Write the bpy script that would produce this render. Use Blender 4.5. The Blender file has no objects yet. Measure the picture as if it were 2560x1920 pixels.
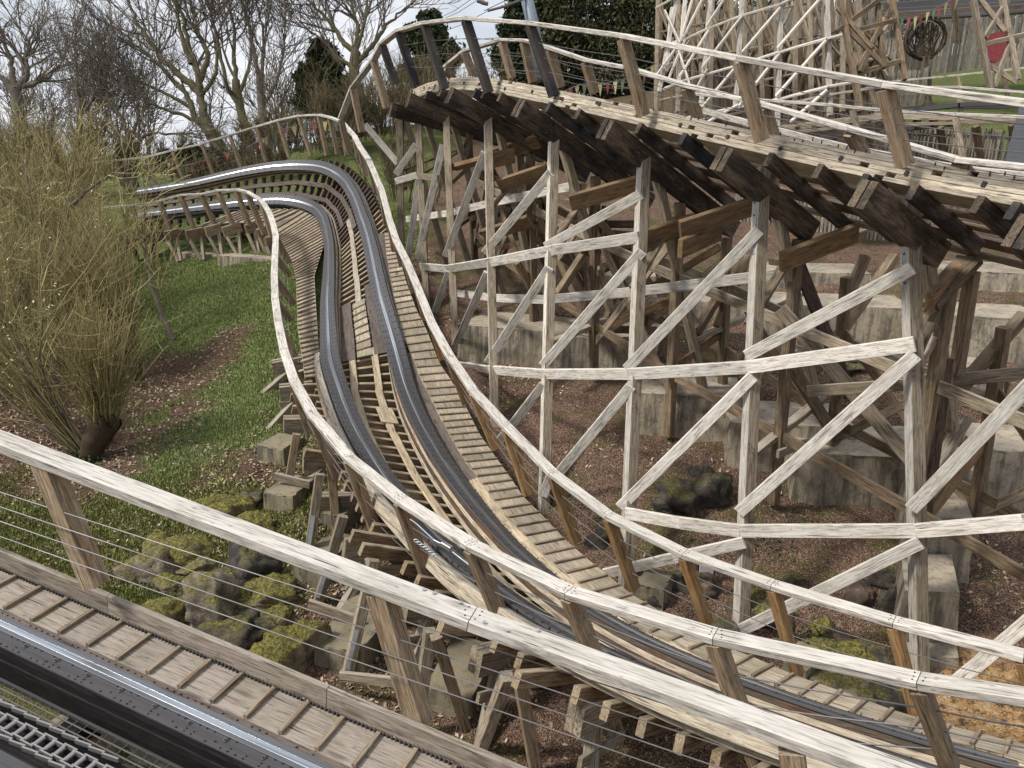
import bpy, math, random
import numpy as np
from mathutils import Vector, noise as mn

# ------------------------------------------------------------------ camera, sky, sun, exposure
F = 1900.0                      # focal length in pixels of the 2560 wide photograph
TH = math.radians(18.0)         # downward pitch
CT, ST = math.cos(TH), math.sin(TH)
scene = bpy.context.scene
COL = scene.collection
cam_data = bpy.data.cameras.new("camera")
cam_data.sensor_width = 36.0
cam_data.lens = 36.0 * F / 2560.0
cam_data.clip_start = 0.05
cam_data.clip_end = 1200.0
cam = bpy.data.objects.new("camera", cam_data)
COL.objects.link(cam)
cam.location = (0, 0, 0)
cam.rotation_euler = (math.radians(90) - TH, 0, 0)
scene.camera = cam

world = bpy.data.worlds.new("World")
scene.world = world
world.use_nodes = True
wn, wl = world.node_tree.nodes, world.node_tree.links
wn.clear()
w_out = wn.new("ShaderNodeOutputWorld")
w_bg = wn.new("ShaderNodeBackground")
w_bg.inputs[1].default_value = 0.12
sky = wn.new("ShaderNodeTexSky")
sky.sky_type = 'NISHITA'
sky.sun_disc = False
sky.sun_elevation = math.radians(48)
sky.sun_rotation = math.radians(-60)
sky.air_density = 1.0
sky.dust_density = 2.0
w_tc = wn.new("ShaderNodeTexCoord")
w_map = wn.new("ShaderNodeMapping")
w_map.inputs['Scale'].default_value = (1.0, 1.0, 2.6)
w_n = wn.new("ShaderNodeTexNoise")
w_n.inputs['Scale'].default_value = 2.6
w_n.inputs['Detail'].default_value = 7
w_n.inputs['Roughness'].default_value = 0.58
w_r = wn.new("ShaderNodeValToRGB")
w_r.color_ramp.elements[0].position = 0.34
w_r.color_ramp.elements[0].color = (0.62, 0.62, 0.62, 1)
w_r.color_ramp.elements[1].position = 0.56
w_r.color_ramp.elements[1].color = (0.97, 0.97, 0.97, 1)
w_n2 = wn.new("ShaderNodeTexNoise")
w_n2.inputs['Scale'].default_value = 5.0
w_n2.inputs['Detail'].default_value = 6
w_r2 = wn.new("ShaderNodeValToRGB")
w_r2.color_ramp.elements[0].position = 0.35
w_r2.color_ramp.elements[0].color = (5.2, 5.5, 6.1, 1)
w_r2.color_ramp.elements[1].position = 0.65
w_r2.color_ramp.elements[1].color = (7.6, 7.7, 8.0, 1)
w_mix = wn.new("ShaderNodeMixRGB")
wl.new(w_tc.outputs['Generated'], w_map.inputs['Vector'])
wl.new(w_map.outputs[0], w_n.inputs['Vector'])
wl.new(w_map.outputs[0], w_n2.inputs['Vector'])
wl.new(w_n.outputs['Fac'], w_r.inputs['Fac'])
wl.new(w_n2.outputs['Fac'], w_r2.inputs['Fac'])
wl.new(w_r.outputs['Color'], w_mix.inputs['Fac'])
wl.new(sky.outputs[0], w_mix.inputs['Color1'])
wl.new(w_r2.outputs['Color'], w_mix.inputs['Color2'])
wl.new(w_mix.outputs[0], w_bg.inputs[0])
wl.new(w_bg.outputs[0], w_out.inputs[0])

sun_data = bpy.data.lights.new("sun", 'SUN')
sun_data.energy = 3.4
sun_data.angle = math.radians(9)
sun_data.color = (1.0, 0.95, 0.88)
sun = bpy.data.objects.new("sun", sun_data)
COL.objects.link(sun)
SE, SA = math.radians(48), math.radians(-60)      # elevation; azimuth from +y towards +x
sdir = Vector((math.sin(SA) * math.cos(SE), math.cos(SA) * math.cos(SE) * 0.2 - 0.25, math.sin(SE)))
sun.rotation_euler = sdir.to_track_quat('Z', 'Y').to_euler()
sky.sun_elevation = math.asin(sdir.normalized().z)
sky.sun_rotation = math.atan2(sdir.x, sdir.y)

scene.view_settings.view_transform = 'Standard'
scene.view_settings.look = 'None'
scene.view_settings.exposure = 0.18
scene.view_settings.gamma = 1.0
scene.view_settings.use_curve_mapping = False

RNG = np.random.default_rng(7)
random.seed(7)

# ------------------------------------------------------------------ geometry helpers
def V3(*a):
    return np.array(a, float)
def P(x, y, d):
    """world point seen at pixel (x, y) of the photograph at depth d along the view axis"""
    xc = (x - 1280.0) / F * d
    yc = (960.0 - y) / F * d
    return V3(xc, d * CT + yc * ST, -d * ST + yc * CT)
def proj(p):
    d = p[1] * CT - p[2] * ST
    yc = p[1] * ST + p[2] * CT
    return (1280 + F * p[0] / d, 960 - F * yc / d, d)
def unit(v):
    v = np.asarray(v, float)
    return v / (np.linalg.norm(v) + 1e-12)
UP = V3(0, 0, 1)

class MB:
    """collects geometry with grain coordinates; build() links it as ONE mesh object"""
    def __init__(s):
        s.v, s.f, s.g, s.r, s.n = [], [], [], [], 0
    def add(s, v, f, g=None, r=None):
        v = np.asarray(v, float).reshape(-1, 3)
        s.v.append(v)
        s.f += [tuple(int(i) + s.n for i in q) for q in f]
        s.g.append(v if g is None else np.asarray(g, float).reshape(-1, 3))
        s.r.append(np.full(len(v), random.random() if r is None else r))
        s.n += len(v)
        return s
    def sweep(s, pts, ups, prof, caps=True, r=None, t0=None, t1=None):
        pts = np.asarray(pts, float)
        n, m = len(pts), len(prof)
        tan = np.gradient(pts, axis=0) if n > 2 else np.repeat((pts[-1] - pts[0])[None], n, 0)
        if n > 2:
            seg = np.diff(pts, axis=0)
            seg /= np.linalg.norm(seg, axis=1)[:, None] + 1e-9
            tan[1:-1] = seg[:-1] + seg[1:]
            tan[0], tan[-1] = seg[0], seg[-1]
        if t0 is not None: tan[0] = t0
        if t1 is not None: tan[-1] = t1
        L = np.r_[0, np.cumsum(np.linalg.norm(np.diff(pts, axis=0), axis=1))]
        ups = np.asarray(ups, float)
        if ups.ndim == 1: ups = np.repeat(ups[None], n, 0)
        off = RNG.uniform(-40, 40, 3)
        vv, gg = [], []
        for i in range(n):
            t = unit(tan[i])
            a = np.cross(t, ups[i])
            if np.linalg.norm(a) < 1e-4: a = np.cross(t, V3(0.3, 1, 0.1))
            a = unit(a); b = np.cross(a, t)
            for (p, q) in prof:
                vv.append(pts[i] + a * p + b * q)
                gg.append((L[i] + off[0], p + off[1], q + off[2]))
        ff = []
        for i in range(n - 1):
            for k in range(m):
                k2 = (k + 1) % m
                ff.append((i * m + k, i * m + k2, (i + 1) * m + k2, (i + 1) * m + k))
        if caps:
            ff.append(tuple(range(m))[::-1])
            ff.append(tuple((n - 1) * m + k for k in range(m)))
        return s.add(vv, ff, gg, r)
    def beam(s, a, b, w, h, up=UP, ch=0.006, r=None):
        return s.sweep([a, b], up, rect(w, h, ch), r=r)
    def tube(s, pts, rad, sides=6, caps=True, r=None):
        pts = np.asarray(pts, float)
        rad = np.full(len(pts), rad) if np.isscalar(rad) else np.asarray(rad)
        n = len(pts)
        t = np.gradient(pts, axis=0)
        t /= np.linalg.norm(t, axis=1)[:, None] + 1e-9
        ref = V3(0.31, 0.2, 0.93) if abs(t[0][2]) < 0.8 else V3(1, 0.1, 0.2)
        vv, gg = [], []
        L = 0; off = RNG.uniform(-40, 40, 3)
        for i in range(n):
            if i: L += np.linalg.norm(pts[i] - pts[i - 1])
            a = unit(np.cross(t[i], ref)); b = np.cross(a, t[i])
            for k in range(sides):
                an = 2 * math.pi * k / sides
                d = (a * math.cos(an) + b * math.sin(an)) * rad[i]
                vv.append(pts[i] + d)
                gg.append((L + off[0], d @ a + off[1], d @ b + off[2]))
        ff = []
        for i in range(n - 1):
            for k in range(sides):
                k2 = (k + 1) % sides
                ff.append((i * sides + k, (i + 1) * sides + k, (i + 1) * sides + k2, i * sides + k2))
        if caps:
            ff.append(tuple(range(sides))); ff.append(tuple((n - 1) * sides + k for k in range(sides))[::-1])
        return s.add(vv, ff, gg, r)
    def build(s, name, mat, parent=None, smooth=False, origin=None, mat2=None, dir2=None):
        v = np.vstack(s.v); g = np.vstack(s.g); r = np.concatenate(s.r)
        org = V3(*((v.max(0) + v.min(0)) / 2)) if origin is None else np.asarray(origin, float)
        me = bpy.data.meshes.new(name)
        me.from_pydata((v - org).tolist(), [], s.f)
        at = me.attributes.new("grain", 'FLOAT_VECTOR', 'POINT'); at.data.foreach_set('vector', g.astype(np.float32).ravel())
        ar = me.attributes.new("vary", 'FLOAT', 'POINT'); ar.data.foreach_set('value', r.astype(np.float32))
        me.materials.append(mat)
        if mat2 is not None:      # the side of a post turned to dir2 takes the second material
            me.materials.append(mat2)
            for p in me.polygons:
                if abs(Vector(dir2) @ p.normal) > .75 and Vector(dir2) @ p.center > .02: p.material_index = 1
        if smooth: me.shade_smooth()
        o = bpy.data.objects.new(name, me); COL.objects.link(o)
        place(o, org, parent)
        return o

WPOS = {}
def place(o, org, parent):
    WPOS[o.name] = np.asarray(org, float)
    if parent is not None:
        o.parent = parent
        o.location = tuple(np.asarray(org) - WPOS[parent.name])
    else:
        o.location = tuple(org)

def rect(w, h, c=0.006):
    x, y = w / 2, h / 2
    return [(-x + c, -y), (x - c, -y), (x, -y + c), (x, y - c), (x - c, y), (-x + c, y), (-x, y - c), (-x, -y + c)]
def rectat(x0, x1, y0, y1, c=0.004):
    return [(x0 + c, y0), (x1 - c, y0), (x1, y0 + c), (x1, y1 - c), (x1 - c, y1), (x0 + c, y1), (x0, y1 - c), (x0, y0 + c)]

def fast_mesh(name, verts, faces_flat, nper, mat, parent=None, vary=None, grain=None, smooth=False):
    """big meshes from numpy arrays; all faces have nper corners"""
    v = np.asarray(verts, np.float32).reshape(-1, 3)
    org = ((v.max(0) + v.min(0)) / 2).astype(float)
    me = bpy.data.meshes.new(name)
    f = np.asarray(faces_flat, np.int32).ravel()
    me.vertices.add(len(v)); me.vertices.foreach_set('co', (v - org.astype(np.float32)).ravel())
    me.loops.add(len(f)); me.loops.foreach_set('vertex_index', f)
    nf = len(f) // nper
    me.polygons.add(nf)
    me.polygons.foreach_set('loop_start', np.arange(0, len(f), nper, dtype=np.int32))
    if vary is not None:
        ar = me.attributes.new("vary", 'FLOAT', 'POINT'); ar.data.foreach_set('value', np.asarray(vary, np.float32))
    if grain is not None:
        ag = me.attributes.new("grain", 'FLOAT_VECTOR', 'POINT'); ag.data.foreach_set('vector', np.asarray(grain, np.float32).ravel())
    me.update(calc_edges=True); me.validate()
    if smooth: me.shade_smooth()
    me.materials.append(mat)
    o = bpy.data.objects.new(name, me); COL.objects.link(o)
    place(o, org, parent)
    return o

def tag(o, label=None, cat=None, group=None, kind=None):
    if label: o['label'] = label
    if cat: o['category'] = cat
    if group: o['group'] = group
    if kind: o['kind'] = kind
    return o
def thing(name, label, cat, loc, group=None):
    o = bpy.data.objects.new(name, None); COL.objects.link(o)
    o.empty_display_size = 0.2
    place(o, np.asarray(loc, float), None)
    return tag(o, label, cat, group)

# ------------------------------------------------------------------ materials
def mat_new(name):
    m = bpy.data.materials.new(name); m.use_nodes = True
    nt = m.node_tree; b = nt.nodes['Principled BSDF']
    return m, nt.nodes, nt.links, b
def ramp(n, pts):
    r = n.new("ShaderNodeValToRGB")
    e = r.color_ramp.elements
    e[0].position, e[0].color = pts[0][0], (*pts[0][1], 1)
    e[1].position, e[1].color = pts[-1][0], (*pts[-1][1], 1)
    for p, c in pts[1:-1]:
        x = e.new(p); x.color = (*c, 1)
    return r
def nz(n, l, vec, scale, detail=4, rough=0.55, dist=0.0):
    t = n.new("ShaderNodeTexNoise"); t.inputs['Scale'].default_value = scale
    t.inputs['Detail'].default_value = detail; t.inputs['Roughness'].default_value = rough
    t.inputs['Distortion'].default_value = dist
    if vec is not None: l.new(vec, t.inputs['Vector'])
    return t.outputs['Fac']
def mapping(n, l, vec, sc):
    m = n.new("ShaderNodeMapping"); m.inputs['Scale'].default_value = sc; l.new(vec, m.inputs['Vector'])
    return m.outputs[0]
def mixc(n, l, fac, a, b, mode='MIX'):
    m = n.new("ShaderNodeMixRGB"); m.blend_type = mode
    for s, x in ((m.inputs['Fac'], fac), (m.inputs['Color1'], a), (m.inputs['Color2'], b)):
        if isinstance(x, (int, float)): s.default_value = x
        elif isinstance(x, tuple): s.default_value = (*x, 1)
        else: l.new(x, s)
    return m.outputs[0]
def mth(n, l, op, a, b=None, clamp=False):
    m = n.new("ShaderNodeMath"); m.operation = op; m.use_clamp = clamp
    for s, x in ((m.inputs[0], a), (m.inputs[1], b)):
        if x is None: continue
        if isinstance(x, (int, float)): s.default_value = x
        else: l.new(x, s)
    return m.outputs[0]
def attr(n, name):
    a = n.new("ShaderNodeAttribute"); a.attribute_name = name
    return a
def rampf(n, l, fac, lo, hi):
    m = n.new("ShaderNodeMapRange"); m.inputs['From Min'].default_value = lo; m.inputs['From Max'].default_value = hi
    m.clamp = True; l.new(fac, m.inputs['Value']); return m.outputs[0]

def wood(name, light, mid, dark, top=None, topamt=0.0, green=0.0, stain=0.0, staincol=(0.02, 0.018, 0.017), crack=0.9, rough=0.85, vary=0.55, rust=0.0):
    m, n, l, b = mat_new(name)
    g = attr(n, 'grain'); gv = g.outputs['Vector']
    vr = attr(n, 'vary').outputs['Fac']
    fine = nz(n, l, mapping(n, l, gv, (4.5, 95, 95)), 1.0, 6, 0.7, 0.5)
    broad = nz(n, l, mapping(n, l, gv, (2.2, 26, 26)), 1.0, 5, 0.65, 1.6)
    f = mth(n, l, 'ADD', mth(n, l, 'MULTIPLY', fine, 0.55), mth(n, l, 'MULTIPLY', broad, 0.45))
    r = ramp(n, [(0.38, dark), (0.475, mid), (0.57, light)]); l.new(f, r.inputs['Fac'])
    col = r.outputs[0]
    # per-timber tone
    v2 = mth(n, l, 'ADD', mth(n, l, 'MULTIPLY', vr, vary), 1 - vary * 0.5)
    cmb = n.new("ShaderNodeCombineColor"); l.new(v2, cmb.inputs[0]); l.new(v2, cmb.inputs[1]); l.new(mth(n, l, 'MULTIPLY', v2, 0.985), cmb.inputs[2])
    col = mixc(n, l, 1.0, col, cmb.outputs[0], 'MULTIPLY')
    patch = nz(n, l, mapping(n, l, gv, (1.3, 3, 3)), 1.0, 3)
    blot = nz(n, l, mapping(n, l, gv, (5, 13, 13)), 1.0, 6, 0.7)
    col = mixc(n, l, mth(n, l, 'MULTIPLY', rampf(n, l, blot, 0.52, 0.68), 0.45), col, tuple(c * .75 for c in dark))
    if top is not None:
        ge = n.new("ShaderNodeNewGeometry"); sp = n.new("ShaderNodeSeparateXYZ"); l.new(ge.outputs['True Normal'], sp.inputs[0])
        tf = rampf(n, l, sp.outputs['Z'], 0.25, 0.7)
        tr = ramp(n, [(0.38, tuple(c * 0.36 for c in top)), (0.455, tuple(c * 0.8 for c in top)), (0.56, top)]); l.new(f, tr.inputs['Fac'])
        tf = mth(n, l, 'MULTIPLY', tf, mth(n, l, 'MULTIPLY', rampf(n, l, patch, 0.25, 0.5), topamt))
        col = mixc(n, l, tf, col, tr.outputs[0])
        sp_ = n.new("ShaderNodeTexVoronoi"); sp_.inputs['Scale'].default_value = 1.0
        l.new(mapping(n, l, gv, (9, 24, 24)), sp_.inputs['Vector'])
        sc_ = n.new("ShaderNodeSeparateColor"); l.new(sp_.outputs['Color'], sc_.inputs[0])
        speck = mth(n, l, 'MULTIPLY', rampf(n, l, sp_.outputs['Distance'], 0.22, 0.12), rampf(n, l, sc_.outputs[0], 0.72, 0.76))
        col = mixc(n, l, mth(n, l, 'MULTIPLY', speck, 0.45), col, (0.05, 0.04, 0.032))
    if rust > 0:
        rn = nz(n, l, mapping(n, l, gv, (2.2, 14, 5)), 1.0, 3)
        col = mixc(n, l, mth(n, l, 'MULTIPLY', rampf(n, l, rn, 0.5, 0.66), rust), col, (0.30, 0.12, 0.035))
    if green > 0:
        gn = nz(n, l, gv, 2.3, 4)
        col = mixc(n, l, mth(n, l, 'MULTIPLY', rampf(n, l, gn, 0.48, 0.7), green), col, (0.17, 0.17, 0.07))
    if stain > 0:
        sn = nz(n, l, mapping(n, l, gv, (1.1, 3.4, 3.4)), 1.0, 5, 0.6)
        col = mixc(n, l, mth(n, l, 'MULTIPLY', rampf(n, l, sn, 0.44, 0.6), stain), col, staincol)
    # drying cracks and knots
    cr = nz(n, l, mapping(n, l, gv, (2.2, 75, 75)), 1.0, 2, 0.5, 0.4)
    crm = mth(n, l, 'MULTIPLY', rampf(n, l, cr, 0.36, 0.29), crack)
    col = mixc(n, l, crm, col, (0.03, 0.025, 0.02))
    vo = n.new("ShaderNodeTexVoronoi"); vo.inputs['Scale'].default_value = 1.0
    l.new(mapping(n, l, gv, (1.5, 8, 8)), vo.inputs['Vector'])
    kn = mth(n, l, 'MULTIPLY', rampf(n, l, vo.outputs['Distance'], 0.2, 0.1), 0.6)
    col = mixc(n, l, kn, col, tuple(c * 0.5 for c in dark))
    l.new(col, b.inputs['Base Color'])
    b.inputs['Roughness'].default_value = rough
    b.inputs['Specular IOR Level'].default_value = 0.25
    bp = n.new("ShaderNodeBump"); bp.inputs['Strength'].default_value = 0.55; bp.inputs['Distance'].default_value = 0.006
    hh = mth(n, l, 'SUBTRACT', f, mth(n, l, 'MULTIPLY', crm, 0.8)); l.new(hh, bp.inputs['Height'])
    l.new(bp.outputs[0], b.inputs['Normal'])
    return m

M = {}
M['rail_wood'] = wood('weathered_handrail_wood', (0.60, 0.56, 0.51), (0.40, 0.365, 0.325), (0.15, 0.13, 0.11), top=(0.66, 0.62, 0.56), topamt=0.9, green=0.15, crack=0.9)
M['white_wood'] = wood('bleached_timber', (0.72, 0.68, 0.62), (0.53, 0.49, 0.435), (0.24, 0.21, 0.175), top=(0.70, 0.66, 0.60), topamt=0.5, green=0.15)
M['grey_wood'] = wood('grey_timber', (0.38, 0.315, 0.24), (0.235, 0.185, 0.135), (0.11, 0.09, 0.07), top=(0.44, 0.40, 0.34), topamt=0.6, green=0.25)
M['brown_wood'] = wood('brown_timber', (0.27, 0.20, 0.135), (0.165, 0.118, 0.077), (0.06, 0.043, 0.029), top=(0.28, 0.23, 0.17), topamt=0.35, green=0.3, stain=0.3, rust=0.12)
M['post_wood'] = wood('handrail_post_timber', (0.33, 0.25, 0.175), (0.21, 0.155, 0.10), (0.09, 0.065, 0.042), top=(0.42, 0.38, 0.33), topamt=0.4, rust=0.25, green=0.1)
M['orange_wood'] = wood('rust_stained_post_timber', (0.40, 0.26, 0.13), (0.27, 0.165, 0.075), (0.10, 0.06, 0.032), rust=0.55, green=0.1)
M['dark_wood'] = wood('creosoted_timber', (0.16, 0.115, 0.08), (0.075, 0.053, 0.038), (0.018, 0.014, 0.013), stain=0.8, staincol=(0.008, 0.008, 0.010), crack=0.5, rough=0.7)
M['black_post'] = wood('tarred_post_timber', (0.045, 0.042, 0.042), (0.020, 0.019, 0.021), (0.008, 0.008, 0.010), stain=0.5, staincol=(0.12, 0.095, 0.07), crack=0.4, rough=0.7)
M['black_wood'] = wood('near_black_timber', (0.028, 0.025, 0.026), (0.015, 0.013, 0.014), (0.006, 0.006, 0.007), crack=0.3, rough=0.6)  # even near-black tone for the timbers of the lift
M['cap_wood'] = wood('stained_cap_timber', (0.22, 0.165, 0.115), (0.125, 0.09, 0.06), (0.04, 0.03, 0.022), stain=0.75, top=(0.2, 0.17, 0.14), topamt=0.4)
M['tread_wood'] = wood('walkway_boards', (0.44, 0.37, 0.28), (0.30, 0.24, 0.175), (0.13, 0.10, 0.068), top=(0.48, 0.42, 0.335), topamt=0.5, green=0.4, vary=0.85, stain=0.2, staincol=(0.10, 0.08, 0.06))
M['lift_tread'] = wood('lift_walkway_plywood', (0.34, 0.29, 0.245), (0.235, 0.195, 0.16), (0.10, 0.08, 0.062), top=(0.37, 0.325, 0.28), topamt=0.55, green=0.22)
M['cleat_wood'] = wood('walkway_cleats', (0.30, 0.235, 0.165), (0.19, 0.14, 0.095), (0.08, 0.055, 0.038), top=(0.33, 0.27, 0.20), topamt=0.5)
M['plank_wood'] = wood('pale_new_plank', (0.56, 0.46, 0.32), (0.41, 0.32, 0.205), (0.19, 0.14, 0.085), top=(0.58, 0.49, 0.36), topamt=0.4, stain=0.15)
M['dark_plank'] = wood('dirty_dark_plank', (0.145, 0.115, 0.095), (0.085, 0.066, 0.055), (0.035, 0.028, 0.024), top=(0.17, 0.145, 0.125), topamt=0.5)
M['lam_wood'] = wood('laminated_track_timber', (0.50, 0.43, 0.33), (0.33, 0.275, 0.20), (0.11, 0.085, 0.062), top=(0.55, 0.49, 0.41), topamt=0.6, crack=1.0)
M['lam_dark'] = wood('greasy_laminated_timber', (0.12, 0.09, 0.065), (0.065, 0.048, 0.037), (0.022, 0.017, 0.015), rust=0.35, crack=0.8, rough=0.6)
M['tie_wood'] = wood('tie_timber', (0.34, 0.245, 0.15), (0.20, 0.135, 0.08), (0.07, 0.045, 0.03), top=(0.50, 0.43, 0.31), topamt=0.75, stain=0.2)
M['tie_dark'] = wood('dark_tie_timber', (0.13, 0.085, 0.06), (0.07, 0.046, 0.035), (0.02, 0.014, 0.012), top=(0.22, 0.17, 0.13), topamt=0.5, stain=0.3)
M['picket_wood'] = wood('paling_timber', (0.32, 0.29, 0.25), (0.22, 0.195, 0.16), (0.11, 0.095, 0.075), green=0.25, vary=0.9)

def metal(name, col, rough, metallic=1.0, dirt=None, amt=0.5, streak=True):
    m, n, l, b = mat_new(name)
    gv = attr(n, 'grain').outputs['Vector']
    s = nz(n, l, mapping(n, l, gv, (1.0, 60, 60) if streak else (14, 14, 14)), 1.0, 5)
    d = rampf(n, l, s, 0.42, 0.64)
    l.new(mixc(n, l, mth(n, l, 'MULTIPLY', d, amt), col, dirt or tuple(c * 0.4 for c in col)), b.inputs['Base Color'])
    l.new(mth(n, l, 'ADD', mth(n, l, 'MULTIPLY', s, 0.25), rough - 0.12), b.inputs['Roughness'])
    b.inputs['Metallic'].default_value = metallic
    return m
M['steel'] = metal('polished_running_steel', (0.62, 0.65, 0.69), 0.30, dirt=(0.22, 0.235, 0.26), amt=0.8)
M['plate'] = metal('greasy_steel_plate', (0.07, 0.068, 0.072), 0.62, metallic=0.1, dirt=(0.04, 0.036, 0.036), amt=0.6)
M['plate_pale'] = metal('grey_steel_plate', (0.17, 0.185, 0.205), 0.42, metallic=0.5, dirt=(0.12, 0.12, 0.12), amt=0.7)
M['galv'] = metal('galvanised_steel', (0.50, 0.53, 0.55), 0.5, metallic=0.6, dirt=(0.3, 0.32, 0.33), amt=0.5, streak=False)
M['wire'] = metal('steel_wire', (0.20, 0.19, 0.185), 0.5, metallic=0.4)
M['chain'] = metal('worn_chain_steel', (0.40, 0.39, 0.38), 0.42, metallic=0.7, dirt=(0.35, 0.33, 0.30), amt=0.45, streak=False)
M['bolt'] = metal('bolt_steel', (0.20, 0.17, 0.15), 0.55, metallic=0.7, streak=False)
M['rust'] = metal('rusty_nail_steel', (0.035, 0.028, 0.028), 0.7, metallic=0.3, streak=False)
M['pole'] = metal('blue_grey_painted_steel', (0.22, 0.27, 0.32), 0.45, metallic=0.1, streak=False)

def concrete(name, base=(0.34, 0.29, 0.225)):
    m, n, l, b = mat_new(name)
    ge = n.new("ShaderNodeNewGeometry"); pos = ge.outputs['Position']
    sp = n.new("ShaderNodeSeparateXYZ"); l.new(ge.outputs['True Normal'], sp.inputs[0])
    a = nz(n, l, pos, 1.3, 6, 0.6)
    st = nz(n, l, mapping(n, l, pos, (7, 7, 0.55)), 1.0, 6, 0.7)
    fi = nz(n, l, pos, 34, 4, 0.7)
    c = ramp(n, [(0.3, tuple(x * 0.62 for x in base)), (0.5, base), (0.7, (base[0] * 1.3, base[1] * 1.27, base[2] * 1.15))]); l.new(a, c.inputs[0])
    side = rampf(n, l, sp.outputs['Z'], 0.7, 0.3)
    col = mixc(n, l, mth(n, l, 'MULTIPLY', side, mth(n, l, 'MULTIPLY', rampf(n, l, st, 0.46, 0.6), 0.9)), c.outputs[0], (0.105, 0.092, 0.072))
    col = mixc(n, l, mth(n, l, 'MULTIPLY', side, mth(n, l, 'MULTIPLY', rampf(n, l, nz(n, l, mapping(n, l, pos, (5, 5, 0.8)), 1.3, 4), 0.55, 0.68), 0.6)), col, (0.27, 0.25, 0.12))
    col = mixc(n, l, mth(n, l, 'MULTIPLY', rampf(n, l, fi, 0.55, 0.75), 0.45), col, (0.10, 0.09, 0.07))
    l.new(col, b.inputs['Base Color']); b.inputs['Roughness'].default_value = 0.93
    mo_ = nz(n, l, pos, 7.5, 7, 0.75)
    col = mixc(n, l, mth(n, l, 'MULTIPLY', rampf(n, l, mo_, 0.5, 0.62), 0.6), col, (0.085, 0.08, 0.05))
    l.new(col, b.inputs['Base Color'])
    bp = n.new("ShaderNodeBump"); bp.inputs['Strength'].default_value = 0.5; bp.inputs['Distance'].default_value = 0.02
    l.new(mth(n, l, 'ADD', fi, st), bp.inputs['Height']); l.new(bp.outputs[0], b.inputs['Normal'])
    return m
M['concrete'] = concrete('stained_concrete')
M['concrete_pale'] = concrete('mossy_concrete_top', (0.23, 0.20, 0.135))

def rockmat(name, c1, c2, moss):
    m, n, l, b = mat_new(name)
    ge = n.new("ShaderNodeNewGeometry"); pos = ge.outputs['Position']
    sp = n.new("ShaderNodeSeparateXYZ"); l.new(ge.outputs['Normal'], sp.inputs[0])
    a = nz(n, l, pos, 5, 8, 0.65); a2 = nz(n, l, pos, 22, 6, 0.7)
    c = ramp(n, [(0.35, tuple(x * 0.4 for x in c1)), (0.5, c1), (0.68, c2)]); l.new(a, c.inputs[0])
    col = mixc(n, l, mth(n, l, 'MULTIPLY', rampf(n, l, a2, 0.5, 0.7), 0.5), c.outputs[0], (0.06, 0.05, 0.04))
    mm = mth(n, l, 'ADD', mth(n, l, 'MULTIPLY', sp.outputs['Z'], 0.35), nz(n, l, pos, 4.0, 6, 0.7))
    mc = ramp(n, [(0.35, (0.05, 0.055, 0.015)), (0.48, (0.13, 0.12, 0.03)), (0.62, (0.36, 0.31, 0.06))]); l.new(nz(n, l, pos, 26, 6, .7), mc.inputs[0])
    col = mixc(n, l, rampf(n, l, mm, 0.86 - moss, 1.06 - moss), col, mc.outputs[0])
    l.new(col, b.inputs['Base Color']); b.inputs['Roughness'].default_value = 0.95
    bp = n.new("ShaderNodeBump"); bp.inputs['Strength'].default_value = 1.0; bp.inputs['Distance'].default_value = 0.07
    l.new(mth(n, l, 'ADD', a, mth(n, l, 'MULTIPLY', nz(n, l, pos, 40, 6, .75), 0.5)), bp.inputs['Height']); l.new(bp.outputs[0], b.inputs['Normal'])
    return m
M['rock_moss'] = rockmat('mossy_sandstone', (0.26, 0.21, 0.135), (0.46, 0.39, 0.27), 0.34)
M['rock_grey'] = rockmat('pale_lichen_rock', (0.24, 0.195, 0.14), (0.50, 0.43, 0.33), 0.2)
M['rock_dark'] = rockmat('dark_wet_rock', (0.075, 0.065, 0.052), (0.17, 0.14, 0.11), 0.12)
M['rock_red'] = rockmat('red_brown_rock', (0.15, 0.105, 0.08), (0.30, 0.22, 0.17), 0.0)

def plain(name, c1, c2, rough=0.9, scale=3.0, attrv=True, trans=0.0):
    m, n, l, b = mat_new(name)
    if attrv:
        f = attr(n, 'vary').outputs['Fac']
    else:
        ge = n.new("ShaderNodeNewGeometry"); f = nz(n, l, ge.outputs['Position'], scale, 5)
    r = ramp(n, [(0.1, c1), (0.9, c2)]); l.new(f, r.inputs[0])
    l.new(r.outputs[0], b.inputs['Base Color']); b.inputs['Roughness'].default_value = rough
    b.inputs['Specular IOR Level'].default_value = 0.2
    return m
M['bark'] = plain('grey_brown_bark', (0.11, 0.09, 0.075), (0.19, 0.165, 0.13), scale=6, attrv=False)
M['bark_moss'] = plain('mossy_bark', (0.085, 0.065, 0.05), (0.16, 0.15, 0.07), scale=4, attrv=False)
M['stump'] = plain('dark_ivied_stump_bark', (0.025, 0.02, 0.014), (0.09, 0.06, 0.035), scale=9, attrv=False)
M['twig'] = plain('bare_twigs', (0.12, 0.095, 0.08), (0.26, 0.22, 0.18))
M['twig_far'] = plain('distant_bare_twigs', (0.12, 0.10, 0.09), (0.24, 0.21, 0.185))
M['wand'] = plain('olive_willow_wands', (0.14, 0.115, 0.05), (0.48, 0.41, 0.20))
M['wand_brown'] = plain('brown_thicket_twigs', (0.075, 0.06, 0.035), (0.22, 0.18, 0.10))
M['catkin'] = plain('pale_yellow_catkins', (0.50, 0.50, 0.18), (0.72, 0.70, 0.42))
M['leaf_dark'] = plain('dark_evergreen_leaves', (0.014, 0.024, 0.012), (0.06, 0.075, 0.032))
M['leaf_olive'] = plain('olive_evergreen_leaves', (0.022, 0.026, 0.012), (0.115, 0.115, 0.05))
M['ivy'] = plain('ivy_leaves', (0.02, 0.04, 0.012), (0.07, 0.12, 0.04))
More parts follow.
